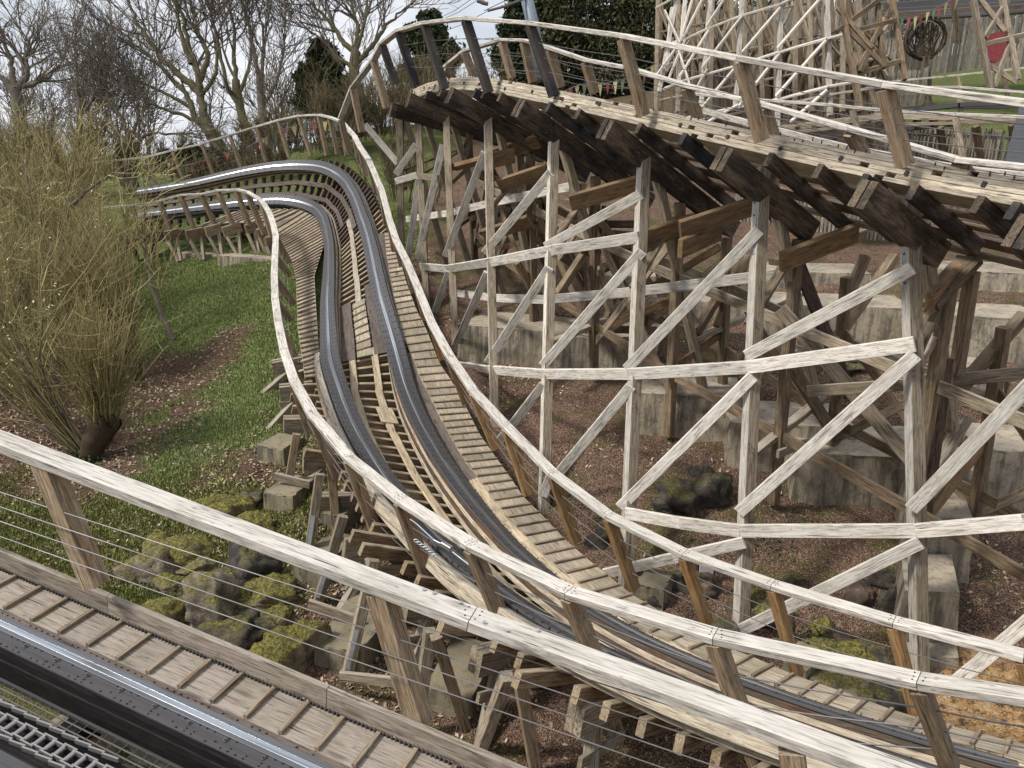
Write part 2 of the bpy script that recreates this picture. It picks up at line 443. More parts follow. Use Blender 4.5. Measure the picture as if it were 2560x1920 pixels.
M['grass'] = plain('grass_blades', (0.125, 0.165, 0.055), (0.34, 0.385, 0.15))
M['moss_tuft'] = plain('yellow_green_moss', (0.08, 0.11, 0.03), (0.27, 0.27, 0.085))
M['litter'] = plain('fallen_leaves', (0.12, 0.07, 0.045), (0.56, 0.44, 0.33))
M['gravel'] = plain('gravel_chips', (0.11, 0.068, 0.045), (0.42, 0.29, 0.21))
M['red_cloth'] = plain('faded_red_cloth', (0.30, 0.07, 0.07), (0.42, 0.14, 0.12))
M['yellow_cloth'] = plain('faded_yellow_cloth', (0.50, 0.42, 0.17), (0.58, 0.52, 0.27))
M['green_cloth'] = plain('faded_green_cloth', (0.14, 0.18, 0.12), (0.2, 0.25, 0.17))
M['red_paint'] = plain('red_painted_board', (0.14, 0.03, 0.035), (0.27, 0.06, 0.065), scale=9, attrv=False)
M['black_plastic'] = plain('black_plastic', (0.012, 0.012, 0.014), (0.03, 0.03, 0.032), rough=0.5, attrv=False)
M['white_plastic'] = plain('white_lamp_glass', (0.55, 0.55, 0.54), (0.7, 0.7, 0.69), rough=0.4, attrv=False)
M['wicker'] = plain('dark_wicker', (0.03, 0.022, 0.016), (0.11, 0.085, 0.055))
# ------------------------------------------------------------------ ground
BL = [((1150,814),(1632,848),16.0,14.7,.85,1.4,'long concrete footing beneath the fourth and fifth white posts, rust brown streaks'),
      ((1602,986),(1863,991),13.4,13.1,.85,1.2,'pale streaked concrete footing left of the sixth trestle post, one step lower'),
      ((1828,1065),(2143,1060),12.7,12.4,.85,1.2,'concrete footing with a timber brace landing on its top, mid bank'),
      ((1995,1141),(2370,1138),12.0,11.7,.9,1.4,'greenish streaked concrete footing at the bottom of the red gravel slope'),
      ((1918,780),(2290,750),16.6,16.0,.9,1.4,'high concrete footing behind the seventh post, yellow moss at its corner'),
      ((2325,802),(2620,783),14.6,14.0,.9,1.4,'dark mottled concrete footing at the right edge under the lowest beams'),
      ((1900,686),(2180,676),19.6,19.2,.6,1.6,'uppermost thin concrete footing just below the paling fence'),
      ((2404,926),(2512,915),13.2,13.0,.5,.7,'small square concrete footing half buried in red gravel'),
      ((2450,1128),(2640,1128),11.6,11.4,1.0,1.2,'black streaked concrete wall block at the right edge, mid height'),
      ((1700,745),(1900,760),17.6,17.4,.5,1.2,'small brown stained concrete footing behind the long diagonal'),
      ((1500,690),(1640,690),18.5,18.3,.6,1.2,'shadowed concrete footing in the middle of the trestle'),
      ((2360,688),(2600,672),17.5,17.0,.5,1.6,'bright topped concrete footing behind the dark rear legs')]
def block_ground(ftl, ftr, dl_, dr_, drop, dm):
    a, b = P(*ftl, dl_), P(*ftr, dr_); z = (a[2] + b[2]) / 2
    e = unit((b - a) * V3(1, 1, 0)); n = V3(-e[1], e[0], 0); out = []
    for f in (0.0, .33, .67, 1.0):
        c = a + (b - a) * f
        for off, dz in ((-.22, -drop + .08), (dm + .05, -.03)):
            q = c + n * off; out.append((q[0], q[1], z + dz))
    return np.array(out)
GC = [(230,1150,14),(50,1000,16),(400,900,18),(560,672,22.3),(420,690,22.6),(680,700,20.3),(650,900,17),(0,1300,12),(300,1400,11),(700,1500,10.2),
      (900,1800,8.6),(1000,1250,12),(1600,1400,11),(1360,1280,12.4),(1855,1552,9.8),(2303,1700,9.0),(2540,1780,8.3),(2500,1400,10.6),(2000,1260,12),
      (1300,1090,13.6),(1200,800,16.2),(1500,740,17.6),(1880,860,14.6),(2150,950,13.4),(2050,700,18.2),(2480,860,14.2),(2400,610,21),(2300,470,28),(2350,260,36),
      (2300,160,40),(100,500,34),(560,440,34),(100,720,23.5),(900,330,34),(1400,330,36),(1800,300,36),(1250,640,20.5),(1650,560,24),(1500,1090,12.9),(1700,1110,12.6),(2250,1260,11.5),(1150,900,15.2)]
GP = np.array([P(*c) for c in GC])
extra = [(-60,10,-5.6),(-60,60,-9.0),(-20,75,-7.0),(10,90,0.0),(60,70,6.0),(60,10,-3.0),(0,-10,-6.3),(-25,-10,-6),(30,-10,-5.5),(-30,28,-2.5),(30,45,3.6),(20,20,-2.6),(3,2,-6.4),(-6,3,-6.2),(9,4,-5.9),(-90,120,-14),(-30,140,-12),(90,120,8),(0,170,-6)]
GP = np.vstack([GP, np.array(extra, float)] + [block_ground(*b[:6]) for b in BL])
def tps(r):
    return np.where(r > 1e-9, r * r * np.log(r + 1e-12), 0)
_n = len(GP)
_K = tps(np.linalg.norm(GP[:, None, :2] - GP[None, :, :2], axis=2)) + 0.15 * np.eye(_n)
_Q = np.c_[np.ones(_n), GP[:, :2]]
_sol = np.linalg.solve(np.block([[_K, _Q], [_Q.T, np.zeros((3, 3))]]), np.r_[GP[:, 2], 0, 0, 0])
def gz(x, y):
    x = np.atleast_1d(np.asarray(x, float)); y = np.atleast_1d(np.asarray(y, float))
    out = np.empty(len(x))
    for i in range(0, len(x), 20000):
        q = np.c_[x[i:i + 20000], y[i:i + 20000]]
        K = tps(np.linalg.norm(q[:, None] - GP[None, :, :2], axis=2))
        out[i:i + 20000] = K @ _sol[:_n] + _sol[_n] + q @ _sol[_n + 1:]
    return np.clip(out, -8, 12)
def gz1(x, y): return float(gz([x], [y])[0])
def ray_ground(px, py, dmin=4, dmax=70):
    d = np.linspace(dmin, dmax, 600)
    p = np.array([P(px, py, t) for t in d])
    h = p[:, 2] - gz(p[:, 0], p[:, 1])
    k = np.where(h < 0)[0]
    if len(k) == 0: return p[-1]
    i = k[0]
    if i == 0: return p[0]
    t = h[i - 1] / (h[i - 1] - h[i])
    return p[i - 1] + (p[i] - p[i - 1]) * t
def stretch(a, b, n, p):
    t = np.linspace(-1, 1, n); return (a + b) / 2 + (b - a) / 2 * np.sign(t) * np.abs(t) ** p
gx = np.unique(np.r_[np.arange(-200, -24, 6), np.arange(-24, 16, 0.14), np.arange(16, 200, 6)])
gy = np.unique(np.r_[np.arange(-30, 1, 3), np.arange(1, 30, 0.16), np.arange(30, 60, 1.0), np.arange(60, 420, 8)])
GX, GY = np.meshgrid(gx, gy)
GZ = gz(GX.ravel(), GY.ravel()).reshape(GX.shape)
def vnoise(x, y, s, seed=0):
    """cheap smooth value noise"""
    x = x * s + 1000 + seed * 17.3; y = y * s + 1000 + seed * 9.1
    xi, yi = np.floor(x).astype(int), np.floor(y).astype(int)
    fx, fy = x - xi, y - yi
    fx, fy = fx * fx * (3 - 2 * fx), fy * fy * (3 - 2 * fy)
    h = lambda a, b: (np.sin(a * 127.1 + b * 311.7 + seed) * 43758.5453) % 1.0
    return (h(xi, yi) * (1 - fx) + h(xi + 1, yi) * fx) * (1 - fy) + (h(xi, yi + 1) * (1 - fx) + h(xi + 1, yi + 1) * fx) * fy
near = (GY < 32) & (np.abs(GX) < 26)
bumps = (vnoise(GX, GY, 1.3) - .5) * 0.16 + (vnoise(GX, GY, 4.0, 3) - .5) * 0.07 + (vnoise(GX, GY, 11, 5) - .5) * 0.025
GZ = GZ + np.where(near, bumps, 0)
def zones(x, y):
    """grass, gravel, moss weights of the ground at world x, y"""
    w = (vnoise(x, y, .8, 7) - .5) * 1.3 + (vnoise(x, y, 2.6, 8) - .5) * .7
    grav = np.clip((x - (-3.3 + 0.02 * (y - 9)) + w * .5) / 0.8, 0, 1)
    # lawn: strip beside the track, broad behind
    gl = (x + 7.6 - (y - 12.5) * 0.03) / 1.4 + w * 1.1
    gf = (y - 17.0 + (x + 8) * -0.15) / 2.0 + w * 1.2
    grass = np.clip(np.maximum(gl, gf), 0, 1) * np.clip((y - 11.2 + w) / 1.5, 0, 1)
    lawn2 = np.clip((y - 27 + w) / 2.0, 0, 1) * np.clip((x - 15.5) / 2, 0, 1)
    moss = np.clip((12.6 - y + w * 1.2) / 1.5, 0, 1)
    farg = np.clip((y - 30) / 5, 0, 1) * (x < 12) * 0.3
    grass = np.clip(np.where(x < 8, grass * (1 - grav), 0) + lawn2 + farg, 0, 1)
    return grass, grav * (1 - lawn2) * (1 - np.clip((y - 28) / 4, 0, 1)), moss * (1 - grav)
for (fl_, fr_, dl_, dr_, dp_, dm_, _lab) in BL:
    a_, b_ = P(*fl_, dl_), P(*fr_, dr_); zt = (a_[2] + b_[2]) / 2
    e_ = unit((b_ - a_) * V3(1, 1, 0)); n_ = V3(-e_[1], e_[0], 0); L_ = np.linalg.norm((b_ - a_)[:2])
    s_ = (GX - a_[0]) * e_[0] + (GY - a_[1]) * e_[1]; t_ = (GX - a_[0]) * n_[0] + (GY - a_[1]) * n_[1]
    wob = (vnoise(GX, GY, 2.5, 33) - .5) * .16
    fr_m = (s_ > -.7) & (s_ < L_ + .7) & (t_ < .1) & (t_ > -1.8)
    cap = zt - dp_ + .08 + wob + np.clip(-t_ - .8, 0, 2) * .7 + np.clip(np.maximum(-s_, s_ - L_) - .25, 0, 1) * 1.8
    GZ = np.where(fr_m, np.minimum(GZ, cap), GZ)
    ins = (s_ > -.2) & (s_ < L_ + .2) & (t_ > -.1) & (t_ < dm_ + .05)
    GZ = np.where(ins, np.minimum(GZ, zt - .13), GZ)
def gz(x, y):
    x = np.atleast_1d(np.asarray(x, float)); y = np.atleast_1d(np.asarray(y, float))
    xi = np.clip(np.searchsorted(gx, x) - 1, 0, len(gx) - 2); yi = np.clip(np.searchsorted(gy, y) - 1, 0, len(gy) - 2)
    fx = np.clip((x - gx[xi]) / (gx[xi + 1] - gx[xi]), 0, 1); fy = np.clip((y - gy[yi]) / (gy[yi + 1] - gy[yi]), 0, 1)
    return (GZ[yi, xi] * (1 - fx) + GZ[yi, xi + 1] * fx) * (1 - fy) + (GZ[yi + 1, xi] * (1 - fx) + GZ[yi + 1, xi + 1] * fx) * fy
zg, zv, zm = zones(GX.ravel(), GY.ravel())

def ground_material():
    m, n, l, b = mat_new('ground_soil_grass_gravel')
    ge = n.new("ShaderNodeNewGeometry"); pos = ge.outputs['Position']
    z = attr(n, 'zone'); sp = n.new("ShaderNodeSeparateColor"); l.new(z.outputs['Color'], sp.inputs[0])
    a = nz(n, l, pos, 2.2, 8, 0.65); a2 = nz(n, l, pos, 9, 6, 0.7); a3 = nz(n, l, pos, 38, 4, 0.7)
    soil = ramp(n, [(0.36, (0.045, 0.030, 0.020)), (0.5, (0.13, 0.085, 0.055)), (0.66, (0.26, 0.185, 0.125))]); l.new(a3, soil.inputs[0])
    gr = ramp(n, [(0.3, (0.07, 0.09, 0.03)), (0.52, (0.13, 0.16, 0.05)), (0.7, (0.22, 0.24, 0.09))]); l.new(a2, gr.inputs[0])
    mo = ramp(n, [(0.34, (0.035, 0.05, 0.014)), (0.5, (0.09, 0.105, 0.025)), (0.66, (0.24, 0.24, 0.05))]); l.new(a3, mo.inputs[0])
    vo = n.new("ShaderNodeTexVoronoi"); vo.inputs['Scale'].default_value = 62; l.new(pos, vo.inputs['Vector'])
    sc = n.new("ShaderNodeSeparateColor"); l.new(vo.outputs['Color'], sc.inputs[0])
    gv = ramp(n, [(0.05, (0.085, 0.052, 0.036)), (0.45, (0.22, 0.138, 0.098)), (0.85, (0.33, 0.215, 0.155)), (0.99, (0.48, 0.36, 0.28))]); l.new(sc.outputs[0], gv.inputs[0])
    gvc = mixc(n, l, rampf(n, l, vo.outputs['Distance'], 0.4, 0.9), gv.outputs[0], (0.035, 0.024, 0.018))
    gvc = mixc(n, l, mth(n, l, 'MULTIPLY', rampf(n, l, a, 0.50, 0.66), 0.6), gvc, (0.05, 0.035, 0.028))
    gvc = mixc(n, l, mth(n, l, 'MULTIPLY', rampf(n, l, nz(n, l, pos, 1.1, 6, 0.7), 0.5, 0.62), 0.6), gvc, mo.outputs[0])
    brk = mth(n, l, 'MULTIPLY', mth(n, l, 'SUBTRACT', a2, 0.5), 1.6)
    def edge(ch): return rampf(n, l, mth(n, l, 'ADD', ch, brk), 0.3, 0.7)
    col = mixc(n, l, mth(n, l, 'MULTIPLY', edge(sp.outputs[2]), 0.75), soil.outputs[0], mo.outputs[0])
    col = mixc(n, l, edge(sp.outputs[0]), col, gr.outputs[0])
    col = mixc(n, l, edge(sp.outputs[1]), col, gvc)
    op = ray_ground(2490, 1775)
    vd = n.new("ShaderNodeVectorMath"); vd.operation = 'DISTANCE'; l.new(pos, vd.inputs[0]); vd.inputs[1].default_value = tuple(op)
    och = rampf(n, l, mth(n, l, 'ADD', vd.outputs['Value'], mth(n, l, 'MULTIPLY', a, -1.6)), 0.55, -0.1)
    ocr = ramp(n, [(0.4, (0.10, 0.075, 0.05)), (0.5, (0.42, 0.24, 0.09)), (0.65, (0.56, 0.42, 0.24))]); l.new(a2, ocr.inputs[0])
    col = mixc(n, l, och, col, ocr.outputs[0])
    l.new(col, b.inputs['Base Color']); b.inputs['Roughness'].default_value = 0.97
    b.inputs['Specular IOR Level'].default_value = 0.15
    bp = n.new("ShaderNodeBump"); bp.inputs['Strength'].default_value = 0.9; bp.inputs['Distance'].default_value = 0.03
    l.new(mth(n, l, 'ADD', a3, vo.outputs['Distance']), bp.inputs['Height']); l.new(bp.outputs[0], b.inputs['Normal'])
    return m
nx, ny = len(gx), len(gy)
ii = np.arange(nx * ny).reshape(ny, nx)
ff = np.stack([ii[:-1, :-1], ii[:-1, 1:], ii[1:, 1:], ii[1:, :-1]], -1).reshape(-1, 4)
gnd = fast_mesh('ground', np.c_[GX.ravel(), GY.ravel(), GZ.ravel()], ff, 4, ground_material(), smooth=True)
ca = gnd.data.attributes.new('zone', 'FLOAT_COLOR', 'POINT')
ca.data.foreach_set('color', np.c_[zg, zv, zm, np.ones_like(zg)].astype(np.float32).ravel())
gnd['kind'] = 'structure'

# ------------------------------------------------------------------ middle coaster track
RAIL_L = [(-12.22, 24.93, -2.38), (-11.55, 25.03, -2.3), (-10.85, 25.1, -2.22), (-10.13, 25.15, -2.14), (-9.38, 25.17, -2.05), (-8.62, 25.17, -1.95), (-7.85, 25.12, -1.87), (-7.26, 24.98, -1.84), (-6.68, 24.79, -1.9), (-6.23, 24.46, -2.03), (-5.92, 23.86, -2.13), (-5.61, 23.06, -2.23), (-5.31, 22.12, -2.33), (-4.96, 20.81, -2.83), (-4.69, 19.6, -2.95), (-4.47, 18.5, -3.13), (-4.3, 17.57, -3.3), (-4.14, 16.75, -3.47), (-3.98, 16.03, -3.63), (-3.81, 15.34, -3.78), (-3.61, 14.62, -3.92), (-3.36, 13.8, -4.01), (-3.1, 12.93, -4.1), (-2.83, 12.08, -4.17), (-2.52, 11.17, -4.22), (-2.17, 10.28, -4.24), (-1.77, 9.4, -4.29), (-1.37, 8.6, -4.33), (-0.94, 7.85, -4.37), (-0.46, 7.13, -4.41), (0.09, 6.47, -4.43), (0.69, 5.86, -4.43), (1.36, 5.32, -4.39), (2.05, 4.82, -4.33), (2.76, 4.36, -4.25), (3.49, 3.92, -4.16)]
RAIL_R = [(-12.45, 25.95, -1.7), (-11.75, 26.05, -1.61), (-11.02, 26.11, -1.5), (-10.27, 26.11, -1.36), (-9.5, 26.07, -1.18), (-8.68, 25.99, -1.0), (-7.87, 25.87, -0.88), (-6.99, 25.64, -0.8), (-6.27, 25.22, -0.81), (-5.7, 24.64, -0.92), (-5.25, 24.0, -1.1), (-4.91, 23.16, -1.24), (-4.5, 22.03, -1.49), (-4.09, 20.85, -1.93), (-3.76, 19.63, -2.21), (-3.48, 18.57, -2.45), (-3.25, 17.64, -2.69), (-3.05, 16.85, -2.91), (-2.88, 16.15, -3.1), (-2.71, 15.48, -3.32), (-2.53, 14.82, -3.59), (-2.31, 14.16, -3.95), (-2.07, 13.4, -4.27), (-1.77, 12.5, -4.47), (-1.45, 11.61, -4.57), (-1.12, 10.74, -4.65), (-0.77, 9.93, -4.73), (-0.4, 9.17, -4.82), (-0.01, 8.46, -4.9), (0.42, 7.81, -4.95), (0.89, 7.22, -5.0), (1.44, 6.67, -5.01), (2.06, 6.17, -4.97), (2.71, 5.69, -4.92), (3.4, 5.24, -4.85), (4.09, 4.83, -4.77)]
def resample(p, step):
    p = np.asarray(p, float)
    # smooth a little, then even spacing
    for _ in range(2):
        q = p.copy(); q[1:-1] = p[1:-1] * 0.5 + (p[:-2] + p[2:]) * 0.25; p = q
    L = np.r_[0, np.cumsum(np.linalg.norm(np.diff(p, axis=0), axis=1))]
    # catmull style via dense linear then smoothing
    t = np.arange(0, L[-1], step)
    q = np.c_[[np.interp(t, L, p[:, k]) for k in range(3)]].T
    k = np.hanning(int(1.1 / step) | 1); k /= k.sum(); h = len(k) // 2
    qq = np.array([np.convolve(np.r_[2 * q[0, i] - q[1:h + 1, i][::-1], q[:, i], 2 * q[-1, i] - q[-h - 1:-1, i][::-1]], k, 'valid') for i in range(3)]).T
    return qq
LA, RA = np.array(RAIL_L), np.array(RAIL_R)
CC = resample((LA + RA) / 2, 0.1)
# cross vectors along the centre line
_L0 = np.r_[0, np.cumsum(np.linalg.norm(np.diff((LA + RA) / 2, axis=0), axis=1))]
_s = np.r_[0, np.cumsum(np.linalg.norm(np.diff(CC, axis=0), axis=1))]
_s = _s / _s[-1] * _L0[-1]
XV = np.c_[[np.interp(_s, _L0, (RA - LA)[:, k]) for k in range(3)]].T
kk = np.hanning(15); kk /= kk.sum()
XV = np.array([np.convolve(np.r_[[XV[0, i]] * 7, XV[:, i], [XV[-1, i]] * 7], kk, 'valid') for i in range(3)]).T
TT = np.gradient(CC, axis=0); TT /= np.linalg.norm(TT, axis=1)[:, None]
NN = XV - (XV * TT).sum(1)[:, None] * TT
NN /= np.linalg.norm(NN, axis=1)[:, None]          # from left rail to right rail
UU = np.cross(NN, TT); UU[UU[:, 2] < 0] *= -1
GAU = 1.25
LP, RP = CC - NN * GAU / 2, CC + NN * GAU / 2
NS = len(CC)
SS = np.r_[0, np.cumsum(np.linalg.norm(np.diff(CC, axis=0), axis=1))]
def near_station(p, arr=None):
    return int(np.argmin(np.linalg.norm((CC if arr is None else arr) - p, axis=1)))
def on_side(px, py, side, tilt, drop=0.0):
    """point where the ray through a pixel meets the deck that runs beside one rail"""
    S = LP if side < 0 else RP
    r = P(px, py, 1.0)
    best, bx = 1e9, None
    for i in range(0, NS):
        nh = NN[i].copy(); nh[2] *= tilt; nh = unit(nh)
        m = np.cross(nh, TT[i]); m = m if m[2] > 0 else -m
        o = S[i] - m * drop
        den = r @ m
        if abs(den) < 1e-5: continue
        t = (o @ m) / den
        if t < 2: continue
        X = r * t
        e = abs((X - o) @ TT[i]); lat = abs((X - o) @ nh)
        if lat < 3.2 and e + 0.02 * lat < best: best, bx = e + 0.02 * lat, X
    return bx
track = thing('coaster_track', 'banked wooden coaster track curving round the lawn and down the middle', 'roller coaster track', (CC[NS // 2][0], CC[NS // 2][1], -5.6))
def rail_parts(path, ups, parent, inner_side, tag_low=None):
    i0, n = 0, len(path)
    prof = [('rail_plank', rectat(-.165, .165, -.30, -.235), 'lam_wood'), ('rail_plank', rectat(-.155, .165, -.232, -.17), 'lam_dark'),
            ('rail_plank', rectat(-.165, .155, -.167, -.105), 'lam_wood'), ('rail_plank', rectat(-.16, .165, -.102, -.042), 'lam_dark')]
    for nm, pr, mt in prof:
        MB().sweep(path[::2], ups[::2], pr).build(nm, M[mt], parent)
    plate_ = MB().sweep(path[::2], ups[::2], rectat(-.185, .185, -.04, -.006, .008)).build('steel_plate', M['plate'], parent)
    MB().sweep(path[::2], ups[::2], [(-.034, -.006), (.034, -.006), (.035, .004), (.020, .010), (-.020, .010), (-.035, .004)]).build('running_strip', M['steel'], plate_)
    s = inner_side
    MB().sweep(path[::2], ups[::2], rectat(min(s * .19, s * .205), max(s * .19, s * .205), -.16, -.05, .002)).build('side_strip', M['plate_pale'], parent)
    nails = MB()
    for i in range(1, n - 1, 1):
        t = unit(path[min(i + 1, n - 1)] - path[i - 1]); a = unit(np.cross(t, ups[i]))
        for w in (-.15, -.095, .095, .15):
            if (i + int(w * 100)) % 2: continue
            c = path[i] + a * (w + random.uniform(-.008, .008)) + ups[i] * -.006
            nails.add([c - t * .012 - a * .012, c + t * .012 - a * .012, c + t * .012 + a * .012, c - t * .012 + a * .012, c + ups[i] * .012], [(0, 1, 4), (1, 2, 4), (2, 3, 4), (3, 0, 4)])
    o = nails.build('nail_head', M['rust'], plate_); o['kind'] = 'stuff'
    o['label'] = 'rows of dark nail heads along the steel plate'
rail_parts(LP, UU, track, 1)
rail_parts(RP, UU, track, -1)
# nails standing proud of the outer laminate edge
nails = MB()
for arr, sg in ((LP, -1), (RP, 1)):
    for i in range(4, NS - 2):
        c = arr[i] + NN[i] * sg * (.172 + random.uniform(-.01, .01)) + UU[i] * random.uniform(-.06, -.02)
        nails.beam(c, c + UU[i] * .035 + NN[i] * sg * .02, .010, .010, TT[i], .001)
o = nails.build('proud_nail', M['rust'], track); o['kind'] = 'stuff'
# ties
for k, s in enumerate(np.arange(0.15, SS[-1] - .05, 0.30)):
    i = int(np.searchsorted(SS, s)); i = min(i, NS - 1)
    low = SS[i] / SS[-1] > 0.47
    dn = UU[i] * -.38
    exl = .34 if not low else random.choice((.32, .34, .75, .36))
    a = LP[i] - NN[i] * exl + dn; b = RP[i] + NN[i] * (.36 if SS[i] / SS[-1] < .3 else .42) + dn
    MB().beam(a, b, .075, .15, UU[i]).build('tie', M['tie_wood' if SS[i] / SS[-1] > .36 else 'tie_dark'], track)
# maintenance planks lying on the ties between the rails
def vplank(f0, f1, v, w, mat, u=-.285, th=.035, step=1.5):
    i0, i1 = int(f0 * (NS - 1)), int(f1 * (NS - 1))
    n = max(1, int(round((SS[i1] - SS[i0]) / step)))
    idx = np.linspace(i0, i1, n + 1).astype(int)
    vv = v if callable(v) else (lambda x: v)
    for a, b in zip(idx[:-1], idx[1:]):
        ja = random.uniform(-.015, .015)
        pa = LP[a] + NN[a] * (vv(a / NS) * GAU + ja) + UU[a] * u; pb = LP[b] + NN[b] * (vv(b / NS) * GAU + ja) + UU[b] * u
        MB().sweep([pa, pb], [UU[a], UU[b]], rect(w, th, .004)).build('maintenance_plank', M[mat], track)
def frac(px, py):
    """fraction along the track of the station nearest a pixel"""
    e = [math.hypot(proj(CC[i])[0] - px, proj(CC[i])[1] - py) for i in range(0, NS, 2)]
    return int(np.argmin(e)) * 2 / (NS - 1)
f_top = frac(880, 730); f_cov = frac(893, 866); f_kink = frac(865, 560)
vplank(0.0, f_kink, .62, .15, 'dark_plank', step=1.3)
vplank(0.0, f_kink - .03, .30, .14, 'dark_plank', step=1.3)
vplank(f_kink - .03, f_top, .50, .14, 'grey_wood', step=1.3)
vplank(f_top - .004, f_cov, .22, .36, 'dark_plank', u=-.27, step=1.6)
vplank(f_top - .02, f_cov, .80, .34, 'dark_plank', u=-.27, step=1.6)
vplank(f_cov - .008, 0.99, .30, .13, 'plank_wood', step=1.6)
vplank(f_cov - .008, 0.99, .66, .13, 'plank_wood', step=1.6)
i = int(frac(930, 1010) * NS)
pc = LP[i] + NN[i] * .66 * GAU + UU[i] * -.245
MB().sweep([pc - TT[i] * .3, pc + TT[i] * .3], UU[i], rect(.3, .03)).build('patch_board', M['plank_wood'], track)
# boarded middle with small cleats
i0, i1 = int(f_top * NS), int(f_cov * NS)
prev = i0
while prev < i1:
    nxt = min(prev + 3, i1 + 1)
    a, b = prev, nxt
    pa = LP[a] + NN[a] * .515 * GAU + UU[a] * -.262; pb = LP[b] + NN[b] * .515 * GAU + UU[b] * -.262
    MB().sweep([pa, pb], [UU[a], UU[b]], rect(.30, .02, .003)).build('walkway_board', M['tread_wood'], track)
    MB().beam(pb - NN[b] * .15 + UU[b] * .025, pb + NN[b] * .15 + UU[b] * .025, .035, .03, UU[b]).build('cleat', M['cleat_wood'], track)
    prev = nxt

def walkway(inner, outer, parent, spacing, bmat, cmat, cw=.035, chh=.028, th=.022, curb=None, double=True):
    """stepped boards with a cleat at every joint between two edge lines"""
    def dense(p):
        p = np.asarray(p, float); L = np.r_[0, np.cumsum(np.linalg.norm(np.diff(p, axis=0), axis=1))]
        return p, L
    ip, iL = dense(inner); op, oL = dense(outer)
    n = max(2, int(max(iL[-1], oL[-1]) / spacing))
    ts = np.linspace(0, 1, n + 1)
    I = np.array([[np.interp(t * iL[-1], iL, ip[:, k]) for k in range(3)] for t in ts])
    O = np.array([[np.interp(t * oL[-1], oL, op[:, k]) for k in range(3)] for t in ts])
    for k in range(n):
        a, b, c, d = I[k], O[k], O[k + 1], I[k + 1]
        nrm = unit(np.cross(b - a, d - a)); nrm = nrm if nrm[2] > 0 else -nrm
        w = unit(b - a); t = unit(d - a)
        q = np.array([a, b, c, d])
        q = q + np.array([t, t, -t, -t]) * .003
        dn = nrm * th
        g = [(0, 0, 0), (np.linalg.norm(b - a), 0, 0), (np.linalg.norm(c - d), np.linalg.norm(c - b), 0), (0, np.linalg.norm(d - a), 0)]
        off = RNG.uniform(-40, 40, 3); g = np.array(g)[:, [0, 1, 2]] + off
        # grain runs along the walkway
        g = g[:, [1, 0, 2]]
        MB().add(np.vstack([q, q - dn]), [(0, 1, 2, 3), (7, 6, 5, 4), (0, 4, 5, 1), (1, 5, 6, 2), (2, 6, 7, 3), (3, 7, 4, 0)], np.vstack([g, g])).build('walkway_board', M[bmat], parent)
        c0 = d + nrm * chh * .5; c1 = c + nrm * chh * .5
        MB().beam(c0 + w * .01, c1 - w * .01, cw, chh, nrm, .004).build('cleat', M[cmat], parent)
    return I, O
def absE(x, y): return (850 + x / 2.572, 640 + y / 2.572)
def absH(x, y): return (850 + x / 2.572, 1280 + y / 2.572)
def absI(x, y): return (1700 + x / 2.572, 1280 + y / 2.572)
def absD(x, y): return (x / 2.572, 640 + y / 2.572)
def abs4(x, y): return (300 + x / 3.687, 350 + y / 3.687)
def absB(x, y): return (850 + x / 2.572, y / 2.572)
def absC(x, y): return (1700 + x / 2.572, y / 2.572)
def absF(x, y): return (1700 + x / 2.572, 640 + y / 2.572)
def absG(x, y): return (x / 2.572, 1280 + y / 2.572)
def absA(x, y): return (x / 2.572, y / 2.572)
RT = 0.35
rin = [absE(285, -150), absE(300, 0), absE(340, 230), absE(370, 400), absE(410, 530), absE(450, 610), absE(510, 770), absE(590, 930), absE(680, 1110), absE(790, 1300), absE(880, 1420), absE(980, 1560), absH(1090, 50), absH(1210, 170), absH(1310, 280), absH(1430, 380), absH(1520, 450), absH(1650, 560), absH(1790, 660), absH(1900, 740), absI(-60, 830), absI(240, 980), absI(400, 1035), absI(520, 1090), absI(660, 1140), absI(850, 1215), absI(1020, 1270), absI(1200, 1325), absI(1400, 1390), absI(1820, 1490), absI(2040, 1545), absI(2300, 1620)]
rout = [absE(320, -150), absE(380, 0), absE(430, 180), absE(490, 340), absE(560, 480), absE(640, 690), absE(730, 820), absE(800, 950), absE(900, 1150), absE(1000, 1290), absE(1100, 1430), absE(1180, 1550), absH(1310, 30), absH(1440, 170), absH(1590, 300), absH(1750, 430), absH(1860, 520), absI(200, 830), absI(490, 940), absI(630, 1000), absI(780, 1070), absI(940, 1115), absI(1110, 1180), absI(1280, 1240), absI(1480, 1310), absI(1880, 1410), absI(2090, 1460), absI(2330, 1520)]
RIN = np.array([on_side(x, y, 1, RT, .1) for x, y in rin]); ROUT = np.array([on_side(x, y, 1, RT, .1) for x, y in rout])
walkway(RIN, ROUT, track, .235, 'tread_wood', 'cleat_wood')
# boards between rail and walkway
mid = MB()
for k in range(len(RIN) - 1):
    a, b = RIN[k], RIN[k + 1]
    ia, ib = near_station(a, RP), near_station(b, RP)
    ea, eb = RP[ia] + NN[ia] * .2 - UU[ia] * .14, RP[ib] + NN[ib] * .2 - UU[ib] * .14
    nrm = V3(0, 0, .02)
    w = np.linalg.norm(ea - a)
    if w < .05: continue
    g = np.array([(0, 0, 0), (0, w, 0), (np.linalg.norm(b - a), w, 0), (np.linalg.norm(b - a), 0, 0)]) + RNG.uniform(-30, 30, 3)
    q = np.array([a, ea, eb, b]) - V3(0, 0, .012)
    py = proj(a)[1]
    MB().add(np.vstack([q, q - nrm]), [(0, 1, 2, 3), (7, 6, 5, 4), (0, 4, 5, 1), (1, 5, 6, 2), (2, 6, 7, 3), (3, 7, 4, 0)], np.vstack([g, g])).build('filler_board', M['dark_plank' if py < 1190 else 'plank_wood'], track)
LT = 0.25
